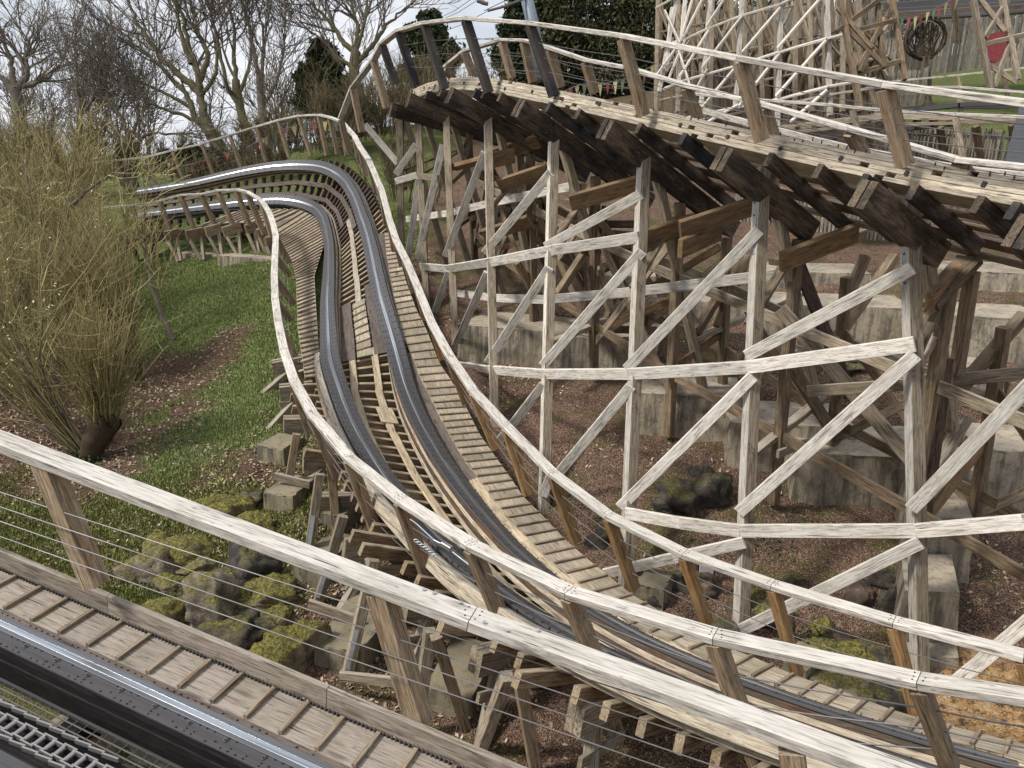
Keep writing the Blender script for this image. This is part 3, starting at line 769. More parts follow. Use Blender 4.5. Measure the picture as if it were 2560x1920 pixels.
lin = [abs4(1050, 660), abs4(1250, 648), abs4(1420, 640), abs4(1650, 640), abs4(1770, 690), abs4(1850, 750), abs4(1885, 870), abs4(1880, 960), abs4(1840, 1090), abs4(1800, 1220), absD(2020, 110), absD(2030, 290), absD(2045, 540), absD(2060, 780)]
lout = [abs4(690, 800), abs4(900, 770), abs4(1100, 755), abs4(1280, 780), abs4(1380, 850), abs4(1430, 905), abs4(1500, 960), abs4(1545, 1050), abs4(1590, 1140), abs4(1620, 1280), absD(1903, 130), absD(1915, 480), absD(1945, 680), absD(1960, 790)]
LIN = np.array([on_side(x, y, -1, LT, .22) for x, y in lin]); LOUT = np.array([on_side(x, y, -1, LT, .22) for x, y in lout])
walkway(LIN, LOUT, track, .25, 'tread_wood', 'cleat_wood', cw=.045, chh=.04)
# ledger along the outer side of the low left rail: rough weathered laminate
i0 = int(frac(835, 860) * NS)
MB().sweep(LP[i0::3] - NN[i0::3] * .25, UU[i0::3], rectat(-.055, .055, -.22, -.06)).build('outer_ledger', M['lam_wood'], track)

# ------------------------------------------------------------------ guard railings
def railing(name, label, verts, posts, mat_r, postmat, rw=.14, rh=.06, pw=.11, pd=.15, wires=3, along=None, wire_r=.006, orig=None, cat='guard railing', wiremat='wire', upv=UP, wire_lo=.25):
    """verts: 3d points of the handrail joints; posts: (top3d, base3d)"""
    verts = np.asarray(verts, float)
    base = orig if orig is not None else posts[len(posts) // 2][1]
    t = thing(name, label, cat, base)
    n = len(verts)
    seg = [unit(verts[i + 1] - verts[i]) for i in range(n - 1)]
    for i in range(n - 1):
        t0 = unit(seg[i - 1] + seg[i]) if i > 0 else seg[i]
        t1 = unit(seg[i] + seg[i + 1]) if i < n - 2 else seg[i]
        a = verts[i] + seg[i] * .003; b = verts[i + 1] - seg[i] * .003
        MB().sweep([a, b], upv, rect(rw, rh, .008), t0=t0, t1=t1).build('handrail_board', M[mat_r], t)
    pts = []
    for k, (tp, bs) in enumerate(posts):
        i = int(np.argmin(np.linalg.norm(verts - tp, axis=1)))
        al = seg[min(i, n - 2)]
        pm = postmat(k) if callable(postmat) else postmat
        dv = unit(tp - bs)
        top = tp - UP * (rh * .5 + .002)
        MB().beam(bs, top, pw, pd, unit(np.cross(al, dv))).build('post', M[pm], t)
        pts.append((top, bs))
    for w in range(wires):
        f = wire_lo + (0.93 - wire_lo) * w / max(1, wires - .2)
        line = [bs + (tp - bs) * f for tp, bs in pts]
        q = []
        for a, b in zip(line[:-1], line[1:]):
            q += [a, a * .5 + b * .5 - UP * .012]
        q.append(line[-1])
        if len(q) > 1:
            MB().tube(q, wire_r, 4, caps=False).build('wire_cable', M[wiremat], t)
    nh_ = MB()
    for i in range(1, n - 1):
        for sgn, sd in ((1, seg[min(i, n - 2)]), (-1, seg[i - 1])):
            ac = unit(np.cross(sd, UP))
            for q in (-.3, -.05, .25):
                c = verts[i] + sd * sgn * random.uniform(.03, .05) + ac * rw * q + UP * (rh * .5)
                nh_.tube([c - UP * .004, c + UP * .004], .006, 5)
    if n > 2:
        o = nh_.build('nail_head', M['rust'], t); o['kind'] = 'stuff'
    return t
Rl = [((2560,1640),(2620,1890),6.9),((2236,1555),(2291,1790),7.5),((1933,1463),(1995,1690),8.2),((1712,1385),(1768,1560),8.8),((1523,1290),(1585,1470),9.4),((1383,1184),(1441,1354),10.1),((1266,1066),(1320,1235),10.9),
      ((1184,978),(1239,1122),11.8),((1126,893),(1165,1009),12.8),((1079,807),(1107,897),13.9),((1044,718),(1064,799),15.0),((1015,650),(1035,730),16.0),((990,600),(1005,665),17),((974,550),(985,625),18),
      ((955,478),(965,560),19),((922,400),(940,480),20.6),((899,366),(915,440),21.6),((886,340),(900,410),22.6),((855,305),(868,389),23.6),((824,293),(845,385),24.6),((797,287),(818,389),25.2),((747,290),(778,389),25.8),((696,301),(723,393),26.2),
      ((642,317),(665,404),26.5),((575,338),(603,420),26.7),((505,360),(533,435),26.8),((432,376),(459,451),26.9),((369,393),(390,462),27),((290,401),(312,472),27),((218,408),(240,480),27)]
def lift(l, dd=.33):
    return [P(*t, d - dd) for t, b, d in l], [(P(*t, d - dd), P(*b, d)) for t, b, d in l]
v, ps = lift(Rl)
railing('guard_railing', 'curved timber guard railing with orange stained posts on the far side of the middle track', v, ps, 'rail_wood', lambda k: 'orange_wood' if k < 11 else 'post_wood', rw=.15, rh=.065, pw=.10, pd=.14, wires=3, wire_r=.005)
Ll = [((2640,1755),(2720,2000),4.7),((2299,1703),(2378,1925),5.35),((1789,1591),(1894,1905),5.95),((1425,1482),(1492,1660),6.7),((1180,1364),(1262,1568),7.5),((1002,1249),(1079,1470),8.4),((873,1145),(943,1338),9.6),
      ((781,1035),(844,1192),10.9),((735,951),(774,1079),12.1),((710,877),(750,960),13.4),((696,807),(737,890),14.7),((688,749),(728,800),15.9),((686,690),(735,760),17.1),((688,638),(725,690),18.2),((690,591),(723,656),19.4),
      ((682,556),(700,620),20.4),((673,531),(690,600),21.2),((653,501),(680,592),21.9),((618,480),(661,586),22.4),((591,474),(625,567),22.8),((544,476),(585,567),23),((503,486),(539,564),23.2),((452,488),(487,578),23.4),((400,503),(427,580),23.5),((330,514),(355,590),23.6),((240,522),(265,600),23.6)]
v, ps = lift(Ll)
railing('guard_railing', 'curved timber guard railing on the near side of the middle track, above bolted beams', v, ps, 'rail_wood', lambda k: 'post_wood', rw=.15, rh=.065, pw=.11, pd=.15, wires=3, wire_r=.006)
# ------------------------------------------------------------------ upper track on the tall trestle
E1 = [(2700,462,6.4),(2560,447,6.9),(2438,432,7.3),(2244,397,8.0),(2050,362,8.8),(1914,331,9.4),(1700,288,10.4),(1589,264,11.0),(1480,241,11.7),(1394,225,12.2),(1320,208,12.8),(1223,190,13.8),(1160,186,14.7),(1105,192,15.7),(1060,205,16.8),(1028,225,18.0)]
EW = resample(np.array([P(*e) for e in E1]), 0.12)
UT = np.gradient(EW, axis=0); UT /= np.linalg.norm(UT, axis=1)[:, None]
UNh = np.cross(UT, UP); UNh /= np.linalg.norm(UNh, axis=1)[:, None]
if (UNh[len(EW) // 3] @ V3(0.8, 0.6, 0)) < 0: UNh = -UNh
US = np.r_[0, np.cumsum(np.linalg.norm(np.diff(EW, axis=0), axis=1))]
BANK = np.radians(np.interp(US / US[-1], [0, .6, .8, 1], [27, 28, 24, 14]))
UN = UNh * np.cos(BANK)[:, None] - UP * np.sin(BANK)[:, None]
UUp = np.cross(UT, UN); UUp[UUp[:, 2] < 0] *= -1
ut = thing('coaster_track', 'raised banked track seen from below, crossing the upper right on dark beams', 'roller coaster track', EW[len(EW) // 2] - UP * 3)
def uoff(i, n, u): return EW[i] + UN[i] * n + UUp[i] * u
# near rail: stack of weathered planks, ends staggered
seglen = 2.7
for lay in range(5):
    s0 = -random.uniform(0, 2.0)
    while s0 < US[-1]:
        a, b = max(0, s0 + .004), min(US[-1], s0 + seglen)
        i0, i1 = int(np.searchsorted(US, a)), int(np.searchsorted(US, b)) - 1
        if i1 - i0 > 2:
            pts = [uoff(i, .17, -.052 * lay - .026) for i in list(range(i0, i1, 3)) + [i1]]
            ups = [UUp[i] for i in list(range(i0, i1, 3)) + [i1]]
            MB().sweep(pts, ups, rectat(-.17 + .004 * (lay % 2), .17, -.0245, .0245, .003)).build('rail_plank', M['lam_wood'], ut)
        s0 += seglen
idx = list(range(0, len(EW), 2))
MB().sweep([uoff(i, .20, .008) for i in idx], [UUp[i] for i in idx], rectat(-.16, .16, -.006, .008, .002)).build('steel_plate', M['plate'], ut)
for n0 in (1.55,):
    for lay in range(4):
        MB().sweep([uoff(i, n0, -.052 * lay - .026) for i in idx], [UUp[i] for i in idx], rectat(-.17, .17, -.0245, .0245, .003)).build('rail_plank', M['lam_dark'], ut)
    MB().sweep([uoff(i, n0, .008) for i in idx], [UUp[i] for i in idx], rectat(-.16, .16, -.006, .008, .002)).build('steel_plate', M['plate'], ut)
for n0, w in ((.62, .14), (.95, .14), (1.95, .2)):
    for a in range(0, len(EW) - 20, 20):
        ii2 = list(range(a, min(a + 20, len(EW) - 1) + 1, 5))
        MB().sweep([uoff(i, n0 + random.uniform(-.01, .01), -.235) for i in ii2], [UUp[i] for i in ii2], rect(w, .035)).build('deck_board', M['tie_wood' if w < .18 else 'grey_wood'], ut)
nb = MB()
for i in range(1, len(EW) - 1):
    for q in (0,):
        if random.random() < .75:
            c = uoff(i, random.uniform(-.004, .03), random.uniform(-.05, .015))
            nb.beam(c, c - UN[i] * .022 + UUp[i] * .04, .012, .012, UT[i], .002)
    if i % 7 == 0:
        c = uoff(i, -.006, -.13 + random.uniform(-.04, .04)); nb.beam(c, c - UN[i] * .012, .045, .05, UUp[i], .003)
o = nb.build('nail_head', M['rust'], ut); o['kind'] = 'stuff'

def along_edge(px):
    """station of the near edge of the upper track whose picture column is px"""
    c = [abs(proj(e)[0] - px) for e in EW]
    return int(np.argmin(c))
bolts = MB()
def hexbolt(mb, c, ax, r=.016, h=.012):
    mb.tube([c - ax * .004, c + ax * h], r, 6)
# ties
cap_px = [2256, 1862, 1560 + 15, 1318, 1150, 1050, 988]
tie_px = [2640,2530,2485,2350,2205,2085,1965,1768,1735,1640,1480,1450,1408,1285,1235,1210,1122,1090,1030,1015]
def tclip(i):
    n1 = 2.75
    while n1 > .8:
        x, y, _d = proj(uoff(i, n1, -.42))
        if y < 545 + .16 * (x - 1850) or x < 1850: break
        n1 -= .05
    return n1
for k, px in enumerate([2600,2498,2350,2214,2084,1958,1745,1642,1480,1408,1238,1285,1215,1122,1128,1090,1030]):
    i = along_edge(px)
    a = uoff(i, -.10, -.34); b = uoff(i, tclip(i), -.34)
    MB().beam(a, b, .085, .17, UUp[i]).build('tie', M['dark_wood' if k % 3 else 'black_post'], ut)

# ------------------------------------------------------------------ trestle under it
# (front post top pixel, foot pixel, distance behind the edge)
FP = [((1000,272),(1003,700),None),((1044,257),(1068,790),None),((1114,249),(1140,880),None),((1219,264),(1237,1060),None),((1386,299),(1359,1278),None),((1612,350),(1564,1470),None),((1906,420),(1853,1560),None),((2275,498),(2304,1700),None),((2760,575),(2860,1880),None)]
M['knee'] = wood('warm_brown_planks', (0.30, 0.20, 0.115), (0.20, 0.128, 0.07), (0.08, 0.05, 0.03), stain=0.25, rust=.1, green=.1)
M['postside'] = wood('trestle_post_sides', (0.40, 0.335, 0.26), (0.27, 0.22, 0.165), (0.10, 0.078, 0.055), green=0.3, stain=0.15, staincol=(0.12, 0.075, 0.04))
trestle = thing('wooden_trestle', 'tall bleached timber trestle with cross bracing holding up the raised track over stepped concrete', 'trestle', P(1600, 1400, 11.3))
POST = []
CAPI = []
for k, (tp, ft, _) in enumerate(FP):
    # cap station: choose the station whose cap passes over the post top
    best = None
    for i in range(0, len(EW)):
        for n in (.35,):
            q = uoff(i, n + .15, -.62)
            e = abs(proj(q)[0] - tp[0])
            if best is None or e < best[0]: best = (e, i)
    i = best[1]
    if k == 8: i = 0
    top = uoff(i, .5, -.62) if k < 8 else P(*tp, 6.9)
    dt = proj(top)[2]
    topw = P(tp[0], tp[1], dt)
    foot = ray_ground(*ft) if k < 8 else P(*ft, 7.6)
    POST.append((topw, foot)); CAPI.append(i)
def nclip(i, n1, u):
    while n1 > .8:
        x, y, _d = proj(uoff(i, n1, u))
        if y < 560 + .20 * (x - 1850) or x < 1850: break
        n1 -= .05
    return n1
def capbeam(i, n0, n1, mat, w=.10, h=.30, u=-.57, name='cap_beam'):
    n1 = nclip(i, n1, u - .1)
    for s in (-1, 1):
        a = uoff(i, n0, u) + UT[i] * s * .055; b = uoff(i, n1, u) + UT[i] * s * .055
        MB().beam(a, b, w - .006, h, UUp[i]).build(name, M[mat], trestle)
for k, i in enumerate(CAPI):
    capbeam(i, -.42 if 0 < k < 8 else -.3, 3.0 if k < 6 else (2.7 if k == 6 else 2.1), 'cap_wood' if k in (0, 1, 6, 7) else 'dark_wood')
    for q in ((.1, .06), (.18, -.03), (.08, -.09), (.2, .1), (.15, 0)):
        hexbolt(bolts, uoff(i, q[0] + .1, -.57 + q[1]) - UT[i] * 0 + (UT[i] if UT[i][1] < 0 else -UT[i]) * .105, (UT[i] if UT[i][1] < 0 else -UT[i]))
for k, (a, b) in enumerate(POST):
    nrm = UT[CAPI[k]]
    bb = b - UP * .1 if k > 2 else b - UP * .3
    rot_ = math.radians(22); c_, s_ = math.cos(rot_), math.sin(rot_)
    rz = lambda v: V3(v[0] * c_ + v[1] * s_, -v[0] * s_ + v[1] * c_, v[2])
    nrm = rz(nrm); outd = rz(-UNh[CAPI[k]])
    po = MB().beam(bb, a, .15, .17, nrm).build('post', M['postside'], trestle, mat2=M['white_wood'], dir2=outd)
    if k >= 6:
        face = outd
        c = a + (b - a) * .0
        s = (b - a)
        MB().beam(a + s * .0 + face * .076, a + s * (.19 if k == 6 else .17) + face * .076, .07, .008, face, .001).build('steel_strap', M['galv'], po)
        for q in range(6):
            hexbolt(bolts, a + s * (.02 + q * .028) + face * .08, face, .014)
def fdepth(x, y):
    """depth of the front plane of the trestle at a pixel"""
    xs, ds = [], []
    for a, b in POST:
        t = np.linspace(-.15, 1.1, 60); q = a + (b - a) * t[:, None]
        pr = np.array([proj(c) for c in q]); j = int(np.argmin(abs(pr[:, 1] - y)))
        xs.append(pr[j, 0]); ds.append(pr[j, 2])
    o = np.argsort(xs); xs = np.array(xs)[o]; ds = np.array(ds)[o]
    return float(np.interp(x, xs, ds))
camdir = lambda p: unit(-p)
def front(pa, pb, w=.135, h=.05, off=.105, mat='white_wood', name='brace'):
    a = P(*pa, fdepth(*pa) - off); b = P(*pb, fdepth(*pb) - off)
    face = V3(*(camdir((a + b) / 2))); face[2] *= .2
    t = unit(b - a); n = unit(face - t * (face @ t))
    return MB().sweep([a, b], n, rect(w, h, .005)).build(name, M[mat], trestle)
def poly(pts, **kw):
    for a, b in zip(pts[:-1], pts[1:]):
        front(a, b, name='ledger', **kw)
poly([(1052,666),(1118,672),(1228,655),(1383,625),(1598,593)], w=.17)
poly([(1099,908),(1177,916),(1223,924),(1361,935),(1573,935),(1700,928),(1867,918),(2287,860)], w=.17)
poly([(1565,1283),(1700,1307),(1850,1327),(2290,1327),(2560,1305),(2760,1285)], w=.17)
poly([(990,453),(1044,437)], w=.15); poly([(1048,440),(1095,446)], w=.14, mat='grey_wood')
DG = [((990,435),(1040,362)),((1044,645),(1107,362)),((1021,635),(1048,447)),((1114,640),(1212,381)),((1212,632),(1377,432)),((1365,616),(1602,486)),
      ((1567,922),(1898,575)),((1357,914),(1605,628)),((1219,906),(1373,669)),((1138,864),(1219,681)),((1087,780),(1122,679)),((1867,889),(2281,670)),((1394,1186),(1577,966)),((1550,1268),(1882,941)),((1848,1280),(2289,887)),
      ((2279,1272),(2600,935)),((1250,1101),(1359,961)),((1840,1581),(2301,1356)),((1512,1434),(1690,1393)),((1684,1395),(1861,1356)),((2335,1752),(2600,1530)),((1357,1240),(1380,1180))]
for a, b in DG:
    front(a, b, w=.15, off=.15 if (a[0] + b[0]) % 2 else .135)

for a, b in (((912,311),(994,408)),):
    front(a, b, w=.15, off=-.35)
# members in the plane of each bent
def onbent(k, x, y):
    i = CAPI[k]
    a = POST[k][0]; nh = UNh[i].copy(); m = unit(np.cross(nh, UP))
    r = P(x, y, 1.0); den = r @ m
    t = (a @ m) / den
    return r * t
def inb(k, pa, pb, w=.13, h=.13, mat='brown_wood', name='brace', ext=0.0):
    a, b = onbent(k, *pa), onbent(k, *pb)
    if not (3 < proj(a)[2] < 26 and 3 < proj(b)[2] < 26): return
    u = unit(b - a); a = a - u * ext; b = b + u * ext
    m = unit(np.cross(UNh[CAPI[k]], UP))
    MB().sweep([a, b], m, rect(h, w, .006)).build(name, M[mat], trestle)
IB = {7: [((2303,560),(2380,1075)),((2431,679),(2390,940)),((2560,788),(2384,990))],
      6: [((1925,440),(2034,974)),((2163,640),(2124,733)),((2237,640),(2034,928))],
      5: [((1628,373),(1758,974)),((1870,640),(1790,815)),((1813,714),(1739,834))],
      4: [((1398,334),(1538,815)),((1457,640),(1394,737))],
      3: [((1239,280),(1355,811)),((1293,656),(1336,737))],
      2: [((1122,272),(1282,815)),((1196,264),(1161,389))],
      1: [((1068,311),(1215,800))], 0: [((1009,280),(1130,700))]}
for k, L in IB.items():
    for j, (a, b) in enumerate(L):
        inb(k, a, b, w=.14, mat='grey_wood' if j == 0 else 'brown_wood', name='leg' if j == 0 else 'brace')
WB = {7: [((2322,757),(2419,655)),((2300,890),(2353,815)),((2307,1219),(2411,1052))], 6: [((1950,655),(2140,580)),((1890,939),(2027,858)),((1883,1134),(2054,998))], 5: [((1597,595),(1800,520)),((1739,846),(2027,722))],
      4: [((1425,505),(1600,452)),((1371,858),(1538,792))], 3: [((1250,459),(1400,415)),((1231,838),(1367,796))], 2: [((1130,420),(1348,352)),((1240,575),(1330,550))], 1: [((1150,560),(1230,500))]}
for k, L in WB.items():
    for j, (a, b) in enumerate(L):
        inb(k, a, b, w=.30 if j == 0 else .15, h=.09, mat='brown_wood' if j == 0 else 'grey_wood', name='knee_board' if j == 0 else 'brace', ext=.05)
# rear legs under the low side of the track, cross braced
REAR = []
for k, i in enumerate(CAPI):
    n = [1.6, 3.0]
    row = []
    for nn in n:
        tp = uoff(i, nn, -.75)
        bx = tp + UNh[i] * (.25 if nn > 2 else .12)
        bz = gz1(bx[0], bx[1])
        ft = V3(bx[0], bx[1], bz + .1)
        if tp[2] - ft[2] < .5: continue
        MB().beam(ft, tp, .14, .14, UT[i]).build('leg', M['brown_wood'], trestle)
        row.append((tp, ft))
    REAR.append(row)
    if len(row) == 2:
        (t1, f1), (t2, f2) = row
        a, b = POST[k]
        def lerp(p, q, f): return p + (q - p) * f
        for (p, q) in ((lerp(a, b, .35), lerp(t1, f1, .05)), (lerp(t1, f1, .1), lerp(t2, f2, .9)), (lerp(t1, f1, .9), lerp(t2, f2, .15)))[:3 if k < 5 else 1]:
            MB().beam(p + UT[i] * .1, q + UT[i] * .1, .05, .14, UT[i]).build('brace', M['brown_wood'], trestle)
def lng(p, q, mat='brown_wood', w=.16):
    MB().beam(p, q, .05, w, UP).build('ledger', M[mat], trestle)
for k in range(len(REAR) - 1):
    for j in (0, 1):
        if len(REAR[k]) > j and len(REAR[k + 1]) > j:
            (t1, f1), (t2, f2) = REAR[k][j], REAR[k + 1][j]
            for f, m in ((.3, 'grey_wood'), (.72, 'brown_wood')):
                lng(t1 + (f1 - t1) * f, t2 + (f2 - t2) * f, m)
            if k > 4 and j == 0: continue
            lng(t1 + (f1 - t1) * .25, t2 + (f2 - t2) * .8, 'brown_wood', .13)
            lng(t1 + (f1 - t1) * .82, t2 + (f2 - t2) * .12, 'grey_wood', .13)
    # between the front and second row, low
def midpoly(pts, dadd, mat='grey_wood', w=.16):
    for a, b in zip(pts[:-1], pts[1:]):
        p, q = P(*a, fdepth(*a) + dadd), P(*b, fdepth(*b) + dadd)
        MB().beam(p, q, .05, w, UP).build('ledger', M[mat], trestle)
midpoly([(1142,733),(1239,745),(1363,749),(1589,729),(1968,683)], 1.2, 'white_wood')
midpoly([(1017,548),(1122,533),(1239,505),(1425,467)], 1.4, 'white_wood')
midpoly([(2019,978),(2303,959),(2640,924)], 1.3)
midpoly([(1090,790),(1180,830)], .8)
for a, b, da in [((1130,420),(1235,392),.5),((1220,392),(1348,352),.9),((1248,465),(1370,425),.5),((1220,403),(1285,388),.3),((1425,507),(1600,458),.45),((1700,575),(1892,512),.5),((1700,622),(1800,578),.5),((1952,655),(2142,582),.5),((2322,760),(2432,655),.4),((1600,604),(1712,563),.4),((1212,588),(1325,552),.6),((1480,395),(1600,420),1.6),((1400,360),(1560,420),1.7)]:
    p, q = P(*a, fdepth(*a) + da), P(*b, fdepth(*b) + da + .9)
    MB().sweep([p, q], unit(np.cross(unit(q - p), UT[CAPI[5]])), rect(.09, .29, .008)).build('knee_board', M['knee'], trestle)
r3 = random.Random(12)
for k in range(len(REAR) - 1):
    if len(REAR[k]) < 2 or len(REAR[k + 1]) < 2: continue
    for q in range(11 if k < 4 else (6 if k == 4 else 2)):
        def pt():
            kk_ = k + r3.choice((0, 1)); j = r3.choice((0, 1)); t1, f1 = REAR[kk_][j]
            return t1 + (f1 - t1) * r3.uniform(.03, .85) + V3(r3.uniform(-.2, .2), r3.uniform(-.2, .2), 0)
        a, b = pt(), pt()
        if np.linalg.norm(a - b) < .8: continue
        MB().beam(a, b, .05, r3.choice((.13, .15, .2)), UP).build('brace', M[r3.choice(('brown_wood', 'brown_wood', 'knee', 'grey_wood', 'tie_dark'))], trestle)
# bolt heads on post tops
for k, (a, b) in enumerate(POST):
    cd = camdir(a)
    for f in (.005, .02, .035, .33, .34, .6, .61):
        hexbolt(bolts, a + (b - a) * f + unit(cd * V3(1, 1, .1)) * .11, unit(cd * V3(1, 1, .1)), .013)
o = bolts.build('bolt_head', M['bolt'], trestle); o['kind'] = 'stuff'

# railings of the upper track
Ul = [((2700,276),(2745,452),6.2),((2215,212),(2262,413),7.65),((1852,147),(1905,352),8.95),((1558,90),(1610,290),10.6),((1325,58),(1385,240),12.2),((1165,46),(1222,232),13.4),((1062,58),(1112,222),14.4),((997,77),(1040,212),15.4),((956,109),(990,210),16.4),((935,150),(967,270),17.4),((882,218),(905,330),18.6),((852,296),(872,380),20)]
v, ps = lift(Ul, .28)
railing('guard_railing', 'high outer guard railing with blackened leaning posts along the raised track', v, ps, 'rail_wood', lambda k: ['post_wood', 'post_wood', 'post_wood', 'post_wood', 'black_post', 'black_post', 'black_post', 'black_post', 'black_post', 'post_wood', 'post_wood', 'post_wood'][k], rw=.15, rh=.065, pw=.12, pd=.15, wires=3, wire_lo=.35, wire_r=.005)
Uf = [((2760,438),(2800,520),8.2),((2396,400),(2420,445),9.6),((2128,323),(2160,395),10.9),((1912,262),(1935,345),12.2),((1716,214),(1745,295),13.6),((1580,172),(1600,232),14.6),((1464,150),(1487,233),15.6),((1375,120),(1402,218),16.4),((1310,101),(1332,206),17.2),((1255,100),(1280,195),18),((1161,128),(1184,187),19),((1114,167),(1135,200),20)]
v, ps = lift(Uf, .28)
railing('guard_railing', 'inner guard railing on the low side of the raised track, brown posts', v, ps, 'rail_wood', lambda k: 'post_wood', rw=.16, rh=.07, pw=.13, pd=.18, wires=3, wire_lo=.2, wire_r=.005)
# pale kerb board on the low side
kb = [P(*q) for q in ((1760,276,14.2),(1875,310,13.0),(2128,373,11.3),(2400,424,9.9),(2620,448,8.8))]
for a, b in zip(kb[:-1], kb[1:]):
    MB().beam(a, b, .05, .11, UP).build('kerb_board', M['rail_wood'], ut)
# ------------------------------------------------------------------ concrete footings (stepped up the bank)
def block(name, label, ftl, ftr, d_l, d_r, drop, depth_m, cat='footing', group='stepped concrete footings of the trestle', out=.1, mat='concrete', back_ext=None):
    """block whose front top edge runs between two pixels; drop = height, depth_m = how far the top goes back"""
    a, b = P(*ftl, d_l), P(*ftr, d_r)
    z = (a[2] + b[2]) / 2; a[2] = b[2] = z
    e = unit(b - a); n = V3(-e[1], e[0], 0); n = n if n[1] > 0 else -n
    t = thing(name, label, cat, V3((a[0] + b[0]) / 2, (a[1] + b[1]) / 2, z - drop), group)
    c, d = b + n * depth_m, a + n * depth_m
    lo = [a - n * out - e * out * .6, b - n * out + e * out * .6, c + n * out + e * out * .6, d + n * out - e * out * .6]
    top = [a, b, c, d]
    # subdivided box with chipped edges
    nseg = 10
    vv, fc = [], []
    def q(i, s, w):  # side i, fraction s, level w
        p0, p1 = top[i], top[(i + 1) % 4]; l0, l1 = lo[i], lo[(i + 1) % 4]
        u = p0 + (p1 - p0) * s; l = l0 + (l1 - l0) * s; l = l - UP * drop
        r = u + (l - u) * w
        if w < .1: r = r + UP * -abs(random.gauss(0, .006)) + V3(random.gauss(0, .008), random.gauss(0, .008), 0)
        return r
    ring = []
    for w in (0, .05, .5, 1.0):
        row = []
        for i in range(4):
            for s in range(nseg):
                row.append(len(vv)); vv.append(q(i, s / nseg, w))
        ring.append(row)
    m = 4 * nseg
    for r0, r1 in zip(ring[:-1], ring[1:]):
        for k in range(m):
            fc.append((r0[k], r1[k], r1[(k + 1) % m], r0[(k + 1) % m]))
    inset = len(vv)
    for k in range(m):
        cpt = (top[0] + top[2]) / 2
        vv.append(vv[ring[0][k]] * .985 + cpt * .015 + UP * .006)
    for k in range(m):
        fc.append((ring[0][k], ring[0][(k + 1) % m], inset + (k + 1) % m, inset + k))
    fc.append(tuple(range(inset, inset + m)))
    MB().add(vv, fc).build('concrete_block', M[mat], t)
    return t, (a, b, c, d)
for l0, r0, dl_, dr_, dp, dm, lab in BL:
    block('concrete_footing', lab, l0, r0, dl_, dr_, dp, dm)
# descending buttress on the right
bt = thing('concrete_buttress', 'tall concrete buttress stepping down toward the viewer beside the eighth post', 'buttress', P(2330, 1700, 9.6))
steps = [((2290,1180),(2450,1170),10.7,1.6,.9), ((2285,1300),(2434,1290),10.0,1.6,.95), ((2262,1478),(2400,1480),9.2,1.6,.95), ((2268,1643),(2398,1641),9.12,1.4,.85)]
for (l0, r0, dd, dp, dm) in steps:
    a, b = P(*l0, dd), P(*r0, dd - .05); z = (a[2] + b[2]) / 2; a[2] = b[2] = z
    e = unit(b - a); n = V3(-e[1], e[0], 0); n = n if n[1] > 0 else -n
    n = unit(n + e * .35)
    tp = [a, b, b + n * dm, a + n * dm]; lw = [p - UP * dp * 1.4 + s for p, s in zip(tp, (-n * .15 - e * .1, e * .25 - n * .15, e * .25, -e * .1))]
    MB().add(tp + lw, [(0, 1, 2, 3), (0, 4, 5, 1), (1, 5, 6, 2), (2, 6, 7, 3), (3, 7, 4, 0)]).build('concrete_step', M['concrete'], bt)
# wall under the far left curve
wt, _ = block('concrete_wall', 'low streaked concrete wall between the lawn and the far curve supports', (546,656), (690,630), 22.6, 21.6, 1.3, .5, cat='wall', group=None)
wt2, _ = block('concrete_wall', 'grey concrete wall end behind thin willow wands, left of the lawn top', (440,650), (552,620), 23.8, 23.2, 1.3, .5, cat='wall', group=None)

